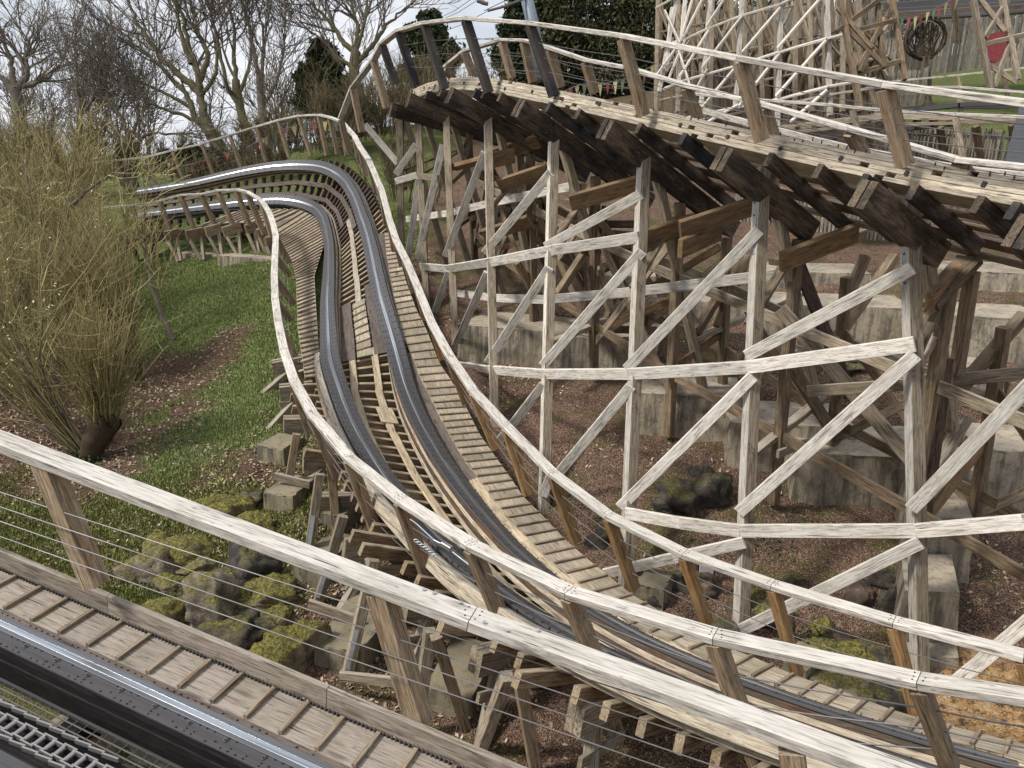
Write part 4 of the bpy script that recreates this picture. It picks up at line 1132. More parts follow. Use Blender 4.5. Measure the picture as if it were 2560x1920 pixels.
# ------------------------------------------------------------------ supports of the middle track
CAPS = [((684,920),14.6,'first beam end above the lawn edge, half behind the near railing'),((700,982),13.4,'second beam end down from the lawn'),((709,1062),12.3,'third beam end, broad grey face with three bolts'),((758,1152),11.2,'fourth beam end, standing over the mossy concrete block'),
        ((787,1258),10.2,'fifth beam end down the slope, long and grey'),((862,1375),9.0,'sixth beam end, beside two short green tie ends'),((1188,1655),7.25,'seventh beam end, framed between the two near railings'),((1436,1800),6.4,'nearest beam end with four bolts and a pale cut end'),((1010,1520),8.1,'beam end mostly behind the long foreground handrail')]
for k, (px, d, lab) in enumerate(CAPS):
    e = P(*px, d)
    i = near_station(e + V3(.7, 0, .4), LP)
    for _ in range(3):          # slide along the sight line until the beam passes under the ties
        i = near_station(e + V3(.7, 0, .5), LP)
        zt = min(LP[i][2], LP[i][2] * .35 + RP[i][2] * .65) - (.70 if k > 3 else .66)
        e = P(*px, zt / (-ST + (960 - px[1]) / F * CT))
    nh = unit(NN[i] * V3(1, 1, 0) + V3(0, 0, NN[i][2] * .5)); t = thing('track_support', 'timber bent, ' + lab, 'track support', V3(e[0] + .6, e[1] + .3, gz1(e[0] + .6, e[1] + .3)), 'support bents of the middle track')
    ln = 2.7
    for s in (-1, 1):
        capo = MB().beam(e + TT[i] * s * .05, e + nh * ln + TT[i] * s * .05, .094, .29, UP).build('cap_beam', M['grey_wood'], t)
    bm = MB(); fd = TT[i] if TT[i][1] < 0 else -TT[i]
    for q in ((.38, .08), (.40, 0), (.42, -.08), (.52, .08), (.36, -.11)):
        hexbolt(bm, e + nh * q[0] + UP * q[1] + fd * .1, fd, .017, .02)
    o = bm.build('bolt_head', M['galv'], capo); o['kind'] = 'stuff'
    for q, (n0, n1, s) in enumerate(((.35, -.25, .7), (.65, .95, -.1), (2.3, 2.6, 0))):
        tp = e + nh * n0 - UP * .13
        bx = e + nh * n1 + fd * s * .5; ft = V3(bx[0], bx[1], gz1(bx[0], bx[1]) - .05)
        if tp[2] - ft[2] < .25: continue
        lego = MB().beam(ft, tp, .13, .13, fd).build('leg', M['post_wood' if q else 'grey_wood'], t)
        if q == 2 and tp[2] - ft[2] > .5:
            MB().beam(e + nh * .7 - UP * .15 + fd * .1, ft + UP * .1 + fd * .1, .05, .14, UP).build('brace', M['brown_wood'], t)
            MB().beam(e + nh * 2.2 - UP * .15 - fd * .1, ft - nh * 1.7 + UP * .1 - fd * .1, .05, .14, UP).build('brace', M['grey_wood'], t)
            MB().beam(ft - nh * 2.2 + UP * .25 + fd * .14, ft + UP * .25 + fd * .14, .05, .2, UP).build('brace', M['brown_wood'], t)
        if q == 0:
            f = unit(tp - ft)
            c0 = ft + f * .25; MB().beam(c0 + fd * .069, c0 + f * .55 + fd * .069, .06, .008, fd, .001).build('steel_strap', M['galv'], lego)
            c1 = c0 + f * .45
            MB().beam(c1 - nh * .25 + fd * .03, c1 + nh * .55 + fd * .03, .05, .13, UP).build('brace', M['grey_wood'], t)
LEGP = []
lg = thing('track_support', 'splayed outer legs and short rails standing on the mossy blocks left of the middle track', 'track support', ray_ground(860, 1680), 'support bents of the middle track')
for (a, b, da, sp) in [((800,1185),(768,1390),11.4,1),((742,1085),(712,1240),12.4,0),((858,1290),(788,1510),10.3,1),((826,1150),(842,1330),11.6,0),((935,1400),(862,1690),9.2,1),((925,1400),(985,1560),9.4,0),((1075,1575),(1035,1850),8.2,1),((1090,1590),(1168,1815),8.1,0),((1268,1690),(1195,1870),7.5,1),((1300,1700),(1345,1935),7.4,0)]:
    g_ = ray_ground(*b); t_ = P(*a, min(da, proj(g_)[2] - .1))
    L_ = MB().beam(g_ - UP * .1, t_, .125, .125, V3(.3, -1, 0)).build('leg', M['grey_wood' if sp else 'post_wood'], lg)
    if sp:
        u_ = unit(t_ - g_); f_ = unit(np.cross(u_, V3(1, .2, 0))); f_ = -f_ if f_[1] > 0 else f_
        MB().beam(g_ + u_ * .12 + f_ * .068, g_ + u_ * .62 + f_ * .068, .055, .007, f_, .001).build('steel_strap', M['galv'], L_)
for (a, b) in [((688,1190),(775,1212)),((772,1508),(898,1552)),((850,1690),(990,1705))]:
    g_ = ray_ground((a[0] + b[0]) / 2, (a[1] + b[1]) / 2 + 30); d_ = proj(g_)[2] - .25
    MB().beam(P(*a, d_), P(*b, d_ - .1), .05, .13, UP).build('brace', M['grey_wood'], lg)
# footings of the middle track
FT = [((645,1128),(706,1106),13.2,.9,.6,'mossy topped concrete block between the lawn and the third beam end'),((662,1256),(728,1214),12.0,.8,.7,'low mossy concrete block above the yellow boulders'),((735,1425),(800,1395),10.4,.7,.9,'broad concrete slab crossed by foreground wires'),((790,1650),(905,1590),9.6,1.0,1.2,'large pale concrete slab left of the foreground post'),
      ((1060,1740),(1180,1720),8.3,.8,1.0,'concrete slab under the bolted steel strap'),((800,1300),(850,1270),11.2,.8,.7,'pointed concrete block in the leaf litter under the track'),((112,1818),(225,1860),9.2,.9,.9,'pale stone block seen through the lift grating'),
      ((1588,1478),(1660,1455),9.6,.7,.5,'small concrete block beside the orange post foot'),((1955,1680),(2020,1650),8.6,.6,.5,'narrow concrete block beyond the lower walkway'),((330,1880),(420,1840),8.6,.6,.9,'flat slab under the lift at the bottom edge')]
for l0, r0, d, dp, dm, lab in FT:
    mx, my = (l0[0] + r0[0]) / 2, (l0[1] + r0[1]) / 2
    for dd_ in np.arange(5, 16, .05):
        c_ = P(mx, my, dd_)
        if c_[2] - gz1(c_[0], c_[1]) < .30: d = dd_ + .12; break
    dp = .42
    block('concrete_footing', lab, l0, r0, d, d - .25, dp, dm, group='concrete footings of the middle track', mat='concrete_pale', out=.04)
# supports below the far left curve
fs = thing('track_support', 'row of small beam ends and V legs standing on the wall below the far curve', 'track support', P(560, 640, 23))
for q, ((x0, y0), (x1, y1)) in enumerate([(abs4(415, 890), abs4(540, 860)), (abs4(610, 880), abs4(770, 850)), (abs4(790, 850), abs4(930, 810)), (abs4(950, 850), abs4(1115, 800)), (abs4(1160, 830), abs4(1250, 790)), (abs4(1270, 870), abs4(1345, 830)), (abs4(1340, 950), abs4(1400, 920))]):
    d = 23.2 - q * .12
    a, b = P(x0, y0, d), P(x1, y1, d + .3)
    MB().beam(a, b, .1, .30, UP).build('cap_beam', M['post_wood'], fs)
    for s in (-1, 1):
        f = P((x0 + x1) / 2 + 20 + s * 3, y0 + 62, d + .1)
        MB().beam(f, a + (b - a) * (.5 + s * .35) - UP * .12, .09, .10, V3(0, 1, 0)).build('leg', M['grey_wood'], fs)
for q in range(9):
    MB().beam(P(330 + q * 45, 590 - q * 5, 24.5), P(345 + q * 45, 660 - q * 4, 24.6), .12, .12, V3(0, 1, 0)).build('leg', M['dark_wood'], fs)
MB().beam(P(300, 600, 24.2), P(700, 566, 23.9), .2, .3, UP).build('ledger', M['dark_wood'], fs)

# ------------------------------------------------------------------ foreground lift
O0 = P(185, 1505, 6.0)
LT_ = unit(V3(.92, -.37, -.12)); LN = unit(V3(-.37, -.92, 0)); LU = unit(np.cross(LN, LT_)); LU = LU if LU[2] > 0 else -LU
def lp(s, n, u): return O0 + LT_ * s + LN * n + LU * u
lift_t = thing('lift_track', 'foreground lift track with a cleated walkway, shiny steel running rail and long toe board', 'roller coaster track', lp(0, .6, -2.4))
S0, S1 = -3.2, 4.6
def lbeam(n, u, w, h, mat, name, s0=S0, s1=S1, r=None):
    return MB().beam(lp(s0, n, u), lp(s1, n, u), w, h, LU).build(name, M[mat], lift_t)
for a, b in ((-2.6, .35), (.356, 2.35), (2.356, 4.6)):
    lbeam(-.03, .10, .045, .17, 'lift_tread', 'toe_board', a, b)
for a in np.arange(S0, S1, .285):
    q = [lp(a + .004, .0, 0), lp(a + .281, .0, 0), lp(a + .281, .32, 0), lp(a + .004, .32, 0)]
    off = RNG.uniform(-30, 30, 3); g = np.array([(0, 0, 0), (.28, 0, 0), (.28, .32, 0), (0, .32, 0)]) + off
    MB().add(np.vstack([q, np.array(q) - LU * .02]), [(3, 2, 1, 0), (4, 5, 6, 7), (0, 1, 5, 4), (1, 2, 6, 5), (2, 3, 7, 6), (3, 0, 4, 7)], np.vstack([g, g])).build('walkway_board', M['lift_tread'], lift_t)
    MB().beam(lp(a, .012, .016), lp(a, .312, .016), .034, .03, LU, .004).build('cleat', M['cleat_wood'], lift_t)
tr = MB()
for a in np.arange(S0, S1, .033):
    tr.beam(lp(a, -.004, .012), lp(a + .014, .006, .012), .012, .03, LU, .002)
o = tr.build('serrated_strip', M['plate'], lift_t); o['kind'] = 'stuff'
lbeam(.0, -.02, .05, .03, 'black_wood', 'edge_strip')
lbeam(.35, -.004, .06, .02, 'dark_plank', 'edge_strip')
def lsweep(prof, mat, name, smooth=False):
    MB().sweep([lp(S0, 0, 0), lp(S1, 0, 0)], LU, prof).build(name, M[mat], lift_t, smooth=smooth)
sg = 1 if (np.cross(LT_, LU) @ LN) > 0 else -1
def pr(x0, x1, y0, y1, c=.002):
    return rectat(min(sg * x0, sg * x1), max(sg * x0, sg * x1), y0, y1, c)
lsweep(pr(.375, .49, .0, .012), 'plate_pale', 'steel_plate')
lsweep(pr(.418, .462, .0125, .018, .003), 'steel', 'running_strip')
lsweep(pr(.492, .60, .0, .008), 'plate', 'steel_plate')
lsweep(pr(.37, .60, -.06, -.003), 'black_wood', 'rail_plank')
lsweep(pr(.37, .59, -.125, -.063), 'black_wood', 'rail_plank')
lsweep(pr(.37, .60, -.19, -.128), 'black_wood', 'rail_plank')
lsweep(pr(.37, .585, -.34, -.193), 'black_wood', 'rail_plank')
nb = MB()
for a in np.arange(S0 + .05, S1, .30):
    c = lp(a, .525, .008); nb.tube([c, c + LU * .008], .015, 8); nb.tube([c + LU * .008, c + LU * .024], .008, 6)
o = nb.build('bolt_head', M['bolt'], lift_t); o['kind'] = 'stuff'
nb = MB()
for a in np.arange(S0, S1, .06):
    for n in (.50, .56, .585, .355):
        if random.random() < .6: nb.beam(lp(a + random.uniform(-.01, .01), n, .008), lp(a + .006, n, .014), .008, .008, LU, .001)
o = nb.build('nail_head', M['rust'], lift_t); o['kind'] = 'stuff'
# dark ledges, grating and cross members between rail and chain
lsweep(pr(.61, .63, -.32, -.28), 'plate', 'guide_bar')
lsweep(pr(.67, .68, -.30, -.288), 'wire', 'grating_wire'); lsweep(pr(.72, .73, -.30, -.288), 'wire', 'grating_wire'); lsweep(pr(.79, .815, -.30, -.285), 'plate', 'guide_bar')
gw = MB()
for a in np.arange(S0, S1, .09):
    gw.beam(lp(a, .62, -.29), lp(a, .80, -.29), .005, .005, LU, .001)
o = gw.build('grating_wire', M['wire'], lift_t); o['kind'] = 'stuff'
for a in np.arange(S0 + .45, S1, 1.15):
    MB().beam(lp(a, .30, -.46), lp(a, 2.2, -.46), .16, .20, LU).build('tie', M['black_wood'], lift_t)
    MB().beam(lp(a + .08, .62, -.5), lp(a + .1, .62, -2.6), .13, .13, LT_).build('leg', M['orange_wood'], lift_t)
lsweep(pr(.84, .86, -.34, -.14), 'black_wood', 'chain_trough'); lsweep(pr(1.11, 1.13, -.34, -.14), 'black_wood', 'chain_trough'); lsweep(pr(.86, 1.11, -.34, -.31), 'black_wood', 'chain_trough')
lsweep(pr(1.16, 1.27, -.12, -.07), 'plate', 'steel_plate'); lsweep(pr(1.16, 1.36, -.34, -.125), 'black_wood', 'rail_plank'); lsweep(pr(1.4, 1.7, -.5, -.3), 'black_wood', 'rail_plank')
for n, nm in ((.885, 0), (1.075, 0)):
    for a in np.arange(S0, 1.4, .115):
        c = lp(a, n, -.10)
        MB().sweep([c, c + LT_ * .115 - LN * .02 - LU * .01], LU, [(-.006, -.02), (.006, -.02), (.006, .012), (-.006, .012)], t0=LT_, t1=LT_).build('ratchet_tooth', M['chain'], lift_t) if not nm else None
chain = thing('lift_chain', 'pale worn roller chain lying in the dark trough at the bottom left', 'chain', lp(-1, 1.2, -.2))
for k, a in enumerate(np.arange(S0, S1, .088)):
    if a > 1.6: break
    MB().tube([lp(a, .945, -.12), lp(a, 1.015, -.12)], .016, 10).build('chain_roller', M['chain'], chain, smooth=False)
    for n in (.935, 1.027):
        nn = n + (.006 if k % 2 else -.006)
        MB().sweep([lp(a - .012, nn, -.12), lp(a + .100, nn, -.12)], LU, [(-.005, -.018), (.005, -.018), (.005, .018), (-.005, .018)]).build('chain_plate', M['chain'], chain)
# foreground railing
fgv = [(-400, 965), (110, 1128), (1180, 1553), (2260, 1938), (2700, 2100)]
def fgd(x): return 5.5 * 6860 / (x + 6750)
vv = [P(x, y, fgd(x)) for x, y in ((-500, 915), (1180, 1548), (2700, 2098))]
def fgbase(x, y): return P(x, y, fgd(x) + .30)
ps = [(P(110, 1138, fgd(110)), fgbase(240, 1462)), (P(950, 1462, fgd(950)), fgbase(1050, 1810)), (P(1980, 1850, fgd(1980)), fgbase(2020, 2200)), (P(-560, 890, fgd(-560)), fgbase(-420, 1180))]
ps.sort(key=lambda q: q[0][0])
fr = railing('guard_railing', 'long straight foreground handrail with thick posts and steel wires, lower left to bottom right', vv, ps, 'rail_wood', 'post_wood', rw=.165, rh=.082, pw=.14, pd=.15, wires=0)
def fwire(x0, y0, x1, y1):
    a = P(x0, y0, fgd(x0) + .04); b = P(x1, y1, fgd(x1) + .04); t = unit(b - a)
    MB().tube([a - t * 3, (a + b) / 2 - UP * .006, b + t * 2.2], .0042, 6, caps=False).build('wire_cable', M['wire'], fr)
for x0, y0, x1, y1 in ((175, 1290, 990, 1545), (192, 1335, 1005, 1600), (212, 1380, 1020, 1652), (228, 1425, 1035, 1702)):
    fwire(x0, y0 - 5, x1, y1)
sb = MB()
for s in (-.35, -.28, -.1, .1, .25, .42):
    c = vv[1] + unit(vv[2] - vv[1]) * s + UP * .052 + unit(np.cross(unit(vv[2] - vv[1]), UP)) * random.choice((-.05, .05))
    sb.tube([c, c + UP * .004], .013, 8)
o = sb.build('screw_head', M['galv'], fr); o['kind'] = 'stuff'
# cable grip on the near middle railing
tg = thing('wire_tensioner', 'bright chain and cable grip hanging from the near railing wire', 'cable grip', P(1080, 1370, 7.5))
tp = [P(1025, 1298, 7.7), P(1042, 1310, 7.68), P(1085, 1350, 7.6), P(1108, 1362, 7.55), P(1180, 1418, 7.4)]
MB().tube(tp, .007, 6).build('cable', M['galv'], tg)
MB().beam(P(1105, 1358, 7.55), P(1128, 1372, 7.5), .05, .05, UP).build('grip_body', M['chain'], tg)
for q in range(7):
    c = P(1040 + q * 8, 1352 + q * 6, 7.6); MB().tube([c + V3(math.cos(a) * .025, 0, math.sin(a) * .016) for a in np.linspace(0, 6.28, 8)], .006, 4).build('chain_link', M['galv'], tg)

# ------------------------------------------------------------------ rocks
def rock(px, py, r, mat, label, flat=.7, group='boulders below the left of the track', d=None, seed=None):
    c = ray_ground(px, py + r * .5 * flat) if d is None else P(px, py, d)
    dd = proj(c)[2]; R = r * dd / F * 1.5
    rs = random.Random(seed if seed is not None else int(px * 7 + py))
    n1, n2 = 40, 26
    off = Vector((rs.uniform(-50, 50), rs.uniform(-50, 50), rs.uniform(-50, 50)))
    planes = [(unit(V3(rs.gauss(0, 1), rs.gauss(0, 1), rs.gauss(0, .8))), rs.uniform(.45, .80)) for _ in range(12)]
    v, f = [], []
    for j in range(n2 + 1):
        ph = math.pi * j / n2
        for i in range(n1):
            th = 2 * math.pi * i / n1
            q = V3(math.sin(ph) * math.cos(th), math.sin(ph) * math.sin(th), math.cos(ph))
            k = 1.0
            for pn, pd in planes:
                dp = q @ pn
                if dp > pd: k = min(k, pd / dp)
            k *= 1 + .22 * mn.noise(Vector(q) * 1.6 + off) + .12 * mn.noise(Vector(q) * 4 + off) + .07 * mn.noise(Vector(q) * 9 + off) + .04 * mn.noise(Vector(q) * 19 + off)
            v.append(q * k * R * V3(1, .85, flat))
    for j in range(n2):
        for i in range(n1):
            f.append((j * n1 + i, (j + 1) * n1 + i, (j + 1) * n1 + (i + 1) % n1, j * n1 + (i + 1) % n1))
    an = rs.uniform(-.5, .5); ca_, sa_ = math.cos(an), math.sin(an)
    v = np.array(v); v = np.c_[v[:, 0] * ca_ - v[:, 1] * sa_, v[:, 0] * sa_ + v[:, 1] * ca_, v[:, 2]] + c + V3(0, 0, R * flat * .12)
    o = MB().add(v, f).build('boulder', M[mat], None, smooth=True)
    return tag(o, label, 'boulder', group)
RK = [(585,1262,50,'rock_moss','bright yellow moss boulder nearest the leaf litter, top of the rock heap',.6),(500,1272,34,'rock_moss','small moss boulder left of the topmost bright one, above the long handrail',.6),(389,1352,34,'rock_moss','lime green capped rock at the left end of the heap',.8),
      (478,1372,62,'rock_moss','wide moss draped rock behind the pink one',.5),(385,1408,58,'rock_grey','tall grey pitted boulder facing the lawn',.8),(440,1385,26,'rock_grey','small pale rock wedged between the grey boulder and the pink rock',.6),
      (490,1416,44,'rock_grey','pinkish flat rock in the middle of the heap',.5),(583,1308,36,'rock_moss','dim mossy rock just under the handrail line',.7),(640,1316,44,'rock_moss','dark green mossy rock touching a support brace',.7),
      (628,1402,64,'rock_dark','dark mossy boulder in shade right of the heap',.7),(408,1520,80,'rock_moss','golden moss boulder just above the toe board',.5),(540,1500,82,'rock_grey','large steep grey and brown boulder with three wires crossing',.85),
      (655,1480,70,'rock_moss','flat slab carpeted with yellow green moss',.4),(575,1585,96,'rock_dark','long low brown boulder resting on the toe board line',.45),(722,1612,82,'rock_moss','big pale topped boulder beside the large concrete slab',.75),
      (330,1440,30,'rock_moss','little mossy stone in the grass left of the heap',.5),(640,1365,40,'rock_moss','mossy stone wedged behind the shaded dark boulder',.6),
      (545,1250,26,'rock_moss','tiny moss cushion stone left of the bright yellow boulder',.6),(430,1455,40,'rock_moss','brown mossy stone between the grey and the golden boulders',.5),(700,1530,34,'rock_moss','small mossy stone above the big pale topped boulder',.5),
      (480,1470,34,'rock_dark','dark stone in the gap left of the steep boulder',.6),(600,1440,34,'rock_moss','yellow moss stone at the upper edge of the flat slab',.5),(670,1560,30,'rock_dark','dark little stone beside the long low boulder',.6),(630,1240,30,'rock_dark','dark mossy stone half under the mossy concrete block',.6),(560,1430,40,'rock_dark','low dark stone in the hollow of the heap',.5)]
for x, y, r, m_, lab, fl in RK: rock(x, y, r, m_, lab, fl)
RK2 = [(1491,1340,26,'rock_dark','small mossy stone between two orange posts',.9),(1712,1232,58,'rock_dark','tall dark boulder left of the seventh post',.8),(1776,1230,50,'rock_dark','rounded dark green boulder touching the seventh post',.85),(1745,1183,30,'rock_dark','dark stone on top of the two big dark boulders',.8),
       (1660,1260,34,'rock_dark','shadowed stone left of the tall dark boulder',.7),(1768,1455,36,'rock_red','reddish brown rock beside the floodlight',.7),(1922,1500,62,'rock_dark','dark cleft boulder under the lower right diagonal',.6),(1980,1445,32,'rock_dark','small black stone above the long diagonal',.7),
       (2100,1590,34,'rock_red','brown triangular stone lying on the moss',.6),(2061,1562,26,'rock_moss','upright ochre stone behind the brown triangular one',1.0),(2095,1628,78,'rock_moss','flat sandy slab beyond the lower walkway',.35),(2215,1440,40,'rock_dark','angular dark rock just left of the eighth post',.7),
       (2150,1480,36,'rock_red','weathered brown rock under the white diagonal',.7),(2120,1712,76,'rock_grey','big pale boulder just beyond the walkway boards',.6),(2225,1736,62,'rock_dark','dark boulder between the pale boulder and the last orange post',.7),(1813,1560,36,'rock_grey','white speckled stone at the seventh post foot',.6),
       (2190,1630,44,'rock_dark','dark stones behind the flat slab',.6),(2230,1500,44,'rock_dark','dark boulder against the buttress steps',.8),(1640,1500,34,'rock_dark','dark stone behind the small concrete block',.6),(1690,1440,40,'rock_dark','low dark stone under the floodlight',.6),
       (2130,900,50,'rock_dark','lone grey brown rock on the red gravel bank',.35)]
for x, y, r, m_, lab, fl in RK2: rock(x, y, r, m_, lab, fl, group='dark rocks in the pit under the trestle')
# extra steep bank below the long footing
0 and rock(1330, 1030, 150, 'rock_dark', 'earthy dark bank bulge below the long concrete footing', .6, group=None)
0 and rock(1180, 970, 110, 'rock_dark', 'earthy dark mound half hidden by the far handrail', .6, group=None)

# floodlight
fl = thing('floodlight', 'white faced floodlight lying in the gravel behind an orange post', 'floodlight', P(1765, 1422, 10.6))
c = P(1765, 1422, 10.4)
hs_ = MB().beam(c + V3(-.12, 0, 0), c + V3(.12, .02, 0), .06, .17, UP, .01).build('lamp_housing', M['black_plastic'], fl)
MB().beam(c + V3(-.10, -.036, 0), c + V3(.10, -.016, 0), .012, .145, UP, .004).build('lamp_glass', M['white_plastic'], hs_)
MB().tube([c + V3(-.12, -.02, -.03), c + V3(-.16, -.03, -.1), c + V3(-.08, -.04, -.14), c + V3(.02, -.04, -.13)], .008, 5).build('cable', M['white_plastic'], fl)
st = tag(MB().tube([P(2520, 1400, 10.9), P(2490, 1480, 10.5)], .03, 7).build('fallen_branch', M['plank_wood']), 'peeled pale stick lying on dark gravel at the right edge', 'stick')
# ------------------------------------------------------------------ rear structures, top right
tower = thing('wooden_trestle', 'distant white braced trestle filling the top right behind the railings', 'trestle', P(1850, 300, 25))
def tb(a, b, da, db, w=.17, h=.12, mat='white_wood', name='brace'):
    return MB().beam(P(*a, da), P(*b, db), h, w, V3(0, 1, .1)).build(name, M[mat], tower)
def td(x): return float(np.interp(x, [1640, 2080, 2200], [27, 23, 22.5]))
VP_ = [((1694,-20),(1648,230)),((1714,-20),(1695,215)),((1778,-30),(1752,270)),((1857,-30),(1838,275)),((1952,15),(1943,320)),((2066,-30),(2075,290)),((1680,20),(1665,180))]
for a, b in VP_: tb(a, b, td(a[0]), td(b[0]), w=.20, name='post')
HZ = [[(1690,108),(1778,68),(1857,38),(1952,10),(2060,-40)],[(1660,222),(1700,204),(1843,164),(1948,130),(2068,96),(2200,66)],[(1690,300),(1843,268),(1948,248),(2072,216),(2190,196)],[(1655,118),(1700,100)],[(1640,20),(1700,-14)]]
for L in HZ:
    for a, b in zip(L[:-1], L[1:]): tb(a, b, td(a[0]) - .15, td(b[0]) - .15, w=.24, h=.06, name='ledger')
for a, b in [((1708,93),(1760,-10)),((1766,66),(1812,-5)),((1700,190),(1772,75)),((1755,170),(1855,40)),((1856,130),(1952,18)),((1884,218),(1950,134)),((1944,120),(2052,-5)),((1745,214),(1768,172)),((1755,268),(1846,160)),((1848,264),(1945,138)),((1940,240),(2066,100)),((1700,104),(1730,0)),((1662,28),(1700,110)),((1668,205),(1712,100)),((1690,110),(1725,215)),((1640,190),(1690,120)),((1976,305),(2068,225)),((1760,310),(1845,262))]:
    tb(a, b, td(a[0]) - .25, td(b[0]) - .25, w=.19, h=.06)
rr = random.Random(4)
for lay, (dd, mat) in enumerate(((2.2, 'grey_wood'), (4.5, 'brown_wood'), (6.5, 'brown_wood'))):
    for k in range(13):
        x = 1650 + k * 42 + rr.uniform(-8, 8); ln = rr.uniform(-10, 26)
        tb((x, -60), (x + ln, 280), td(x) + dd, td(x) + dd, w=.18, mat=mat, name='post')
        tb((x, rr.uniform(-40, 100)), (x + rr.uniform(50, 110), rr.uniform(150, 290)), td(x) + dd - .2, td(x) + dd - .2, w=.17, h=.06, mat=mat)
        tb((x, rr.uniform(150, 290)), (x + rr.uniform(40, 90), rr.uniform(-20, 120)), td(x) + dd + .2, td(x) + dd + .2, w=.17, h=.06, mat=mat)
    for y in (20, 105, 190, 260):
        tb((1650, y + 60), (2220, y - 50), td(1650) + dd, td(2200) + dd, w=.22, h=.06, mat=mat, name='ledger')
# brown braced frame right of the white one
for a, b, w in [((2100,0),(2150,270),.26),((2190,-20),(2210,170),.2),((2228,-20),(2262,200),.2),((2105,60),(2215,168),.16),((2090,80),(2210,-10),.16),((2135,190),(2200,70),.16),((2200,65),(2150,180),.14),((2115,82),(2240,50),.2),((2140,185),(2250,152),.2),((2095,20),(2180,120),.16)]:
    MB().beam(P(*a, 21.5), P(*b, 21.3), .12, w * .8, V3(0, 1, .1)).build('brace', M['brown_wood'], tower)
fr2 = thing('wooden_tower', 'brown braced timber tower at the top right corner in front of the red shield', 'timber frame', P(2480, 230, 24))
for a, b, w in [((2432,0),(2478,225),.26),((2505,-10),(2545,200),.22),((2452,0),(2512,78),.14),((2520,0),(2462,95),.16),((2452,112),(2600,78),.2),((2530,98),(2485,218),.14),((2475,165),(2540,205),.12)]:
    MB().beam(P(*a, 24), P(*b, 23.9), .14, w * .8, V3(0, 1, .1)).build('brace', M['grey_wood'], fr2)
rt = thing('coaster_track', 'far flat track with dark rails crossing behind the right railings', 'roller coaster track', P(2300, 300, 20))
def rb(pts, w, h, mat, name):
    q = [P(*p) for p in pts]
    for a, b in zip(q[:-1], q[1:]): MB().beam(a, b, w, h, UP).build(name, M[mat], rt)
rb([(1930,325,21),(2205,290,20),(2540,296,18.5),(2640,300,18.2)], .25, .16, 'lam_wood', 'rail_plank')
rb([(1930,334,20.8),(2205,312,19.8),(2540,305,18.3),(2640,308,18.2)], .2, .08, 'grey_wood', 'rail_plank')
rb([(2210,284,22.5),(2400,262,21),(2640,254,20)], .3, .12, 'plate', 'running_rail')
rb([(2210,272,23.5),(2400,268,22),(2640,264,21)], .3, .10, 'plate', 'running_rail')
rb([(2020,345,20.5),(2190,318,19.6),(2240,300,19.4)], .1, .25, 'dark_wood', 'ledger')
for k in range(16):
    x = 1950 + k * 42; MB().beam(P(x, 326 - k * 2.2, 20.6 - k * .12), P(x + 14, 316 - k * 2.2, 23.2), .1, .16, UP).build('tie', M['dark_wood'], rt)
for k in range(7):
    x = 1990 + k * 90; MB().beam(P(x, 330 - k * 3, 20.6 - k * .2), P(x + 14, 420, 21.2 - k * .2), .14, .14, V3(0, 1, 0)).build('leg', M['brown_wood'], rt)
def rearrail(name_label, pts, posts, w=.12):
    v = [P(*p) for p in pts]; ps = [(P(*a), P(*b)) for a, b in posts]
    railing('guard_railing', name_label, v, ps, 'rail_wood', 'grey_wood', rw=w, rh=.07, pw=.12, pd=.16, wires=2, wire_r=.006)
rearrail('pale railing running level behind the raised track, third down at the right', [(1731,235,19),(1895,250,18),(2070,262,17.2),(2221,277,16.6),(2390,286,15.8),(2620,296,15)], [((1910,252,17.9),(1925,330,18.1)),((2132,270,16.9),(2158,382,17.1)),((2390,290,15.8),(2414,430,16))], .14)
rearrail('thin far railing beside the dark level rails', [(1960,262,24),(2069,238,23),(2186,220,22.4),(2400,218,21),(2620,236,20)], [((2140,224,22.6),(2150,275,22.8)),((2180,222,22.4),(2200,310,22.5)),((2396,220,21),(2404,300,21.1))], .09)
rearrail('farthest thin railing along the small lawn', [(2200,207,28),(2397,188,27),(2620,164,26)], [((2397,190,27),(2404,262,27.1)),((2510,178,26.5),(2520,250,26.6)),((2230,205,27.8),(2235,250,27.9))], .09)
# black rails passing across the very top right
hr = thing('coaster_track', 'black pipe like rails passing behind bunting at the top right corner', 'roller coaster track', P(2350, 30, 34))
for y, w in ((12, .4), (22, .2), (34, .3), (44, .15)):
    MB().sweep([P(2190, y + 8, 34), P(2360, y - 2, 33), P(2500, y - 10, 32), P(2700, y - 26, 31)], UP, rect(.3, w, .03)).build('running_rail', M['plate'] if y != 34 else M['dark_plank'], hr)
# blank rear walls under the far track
wl_ = tag(MB().beam(P(2300, 372, 27), P(2500, 380, 25.5), .3, 1.35, UP).build('retaining_wall', M['concrete']), 'pale concrete panel wall below the far level track', 'wall')
pn = tag(MB().beam(P(2530, 335, 17.2), P(2700, 345, 16.6), .1, 1.5, UP).build('grey_panel', M['plate_pale']), 'smooth grey sheet panel at the right edge behind the railings', 'panel')
tarp = tag(MB().add([P(2225, 322, 22), P(2400, 302, 21.5), P(2380, 312, 20), P(2220, 330, 20.5), P(2225, 326, 22), P(2400, 306, 21.5), P(2380, 316, 20), P(2220, 334, 20.5)], [(0, 1, 2, 3), (7, 6, 5, 4), (0, 4, 5, 1), (1, 5, 6, 2), (2, 6, 7, 3), (3, 7, 4, 0)]).build('canopy', M['black_plastic']), 'black sagging canopy sheet under the far level track', 'canopy')

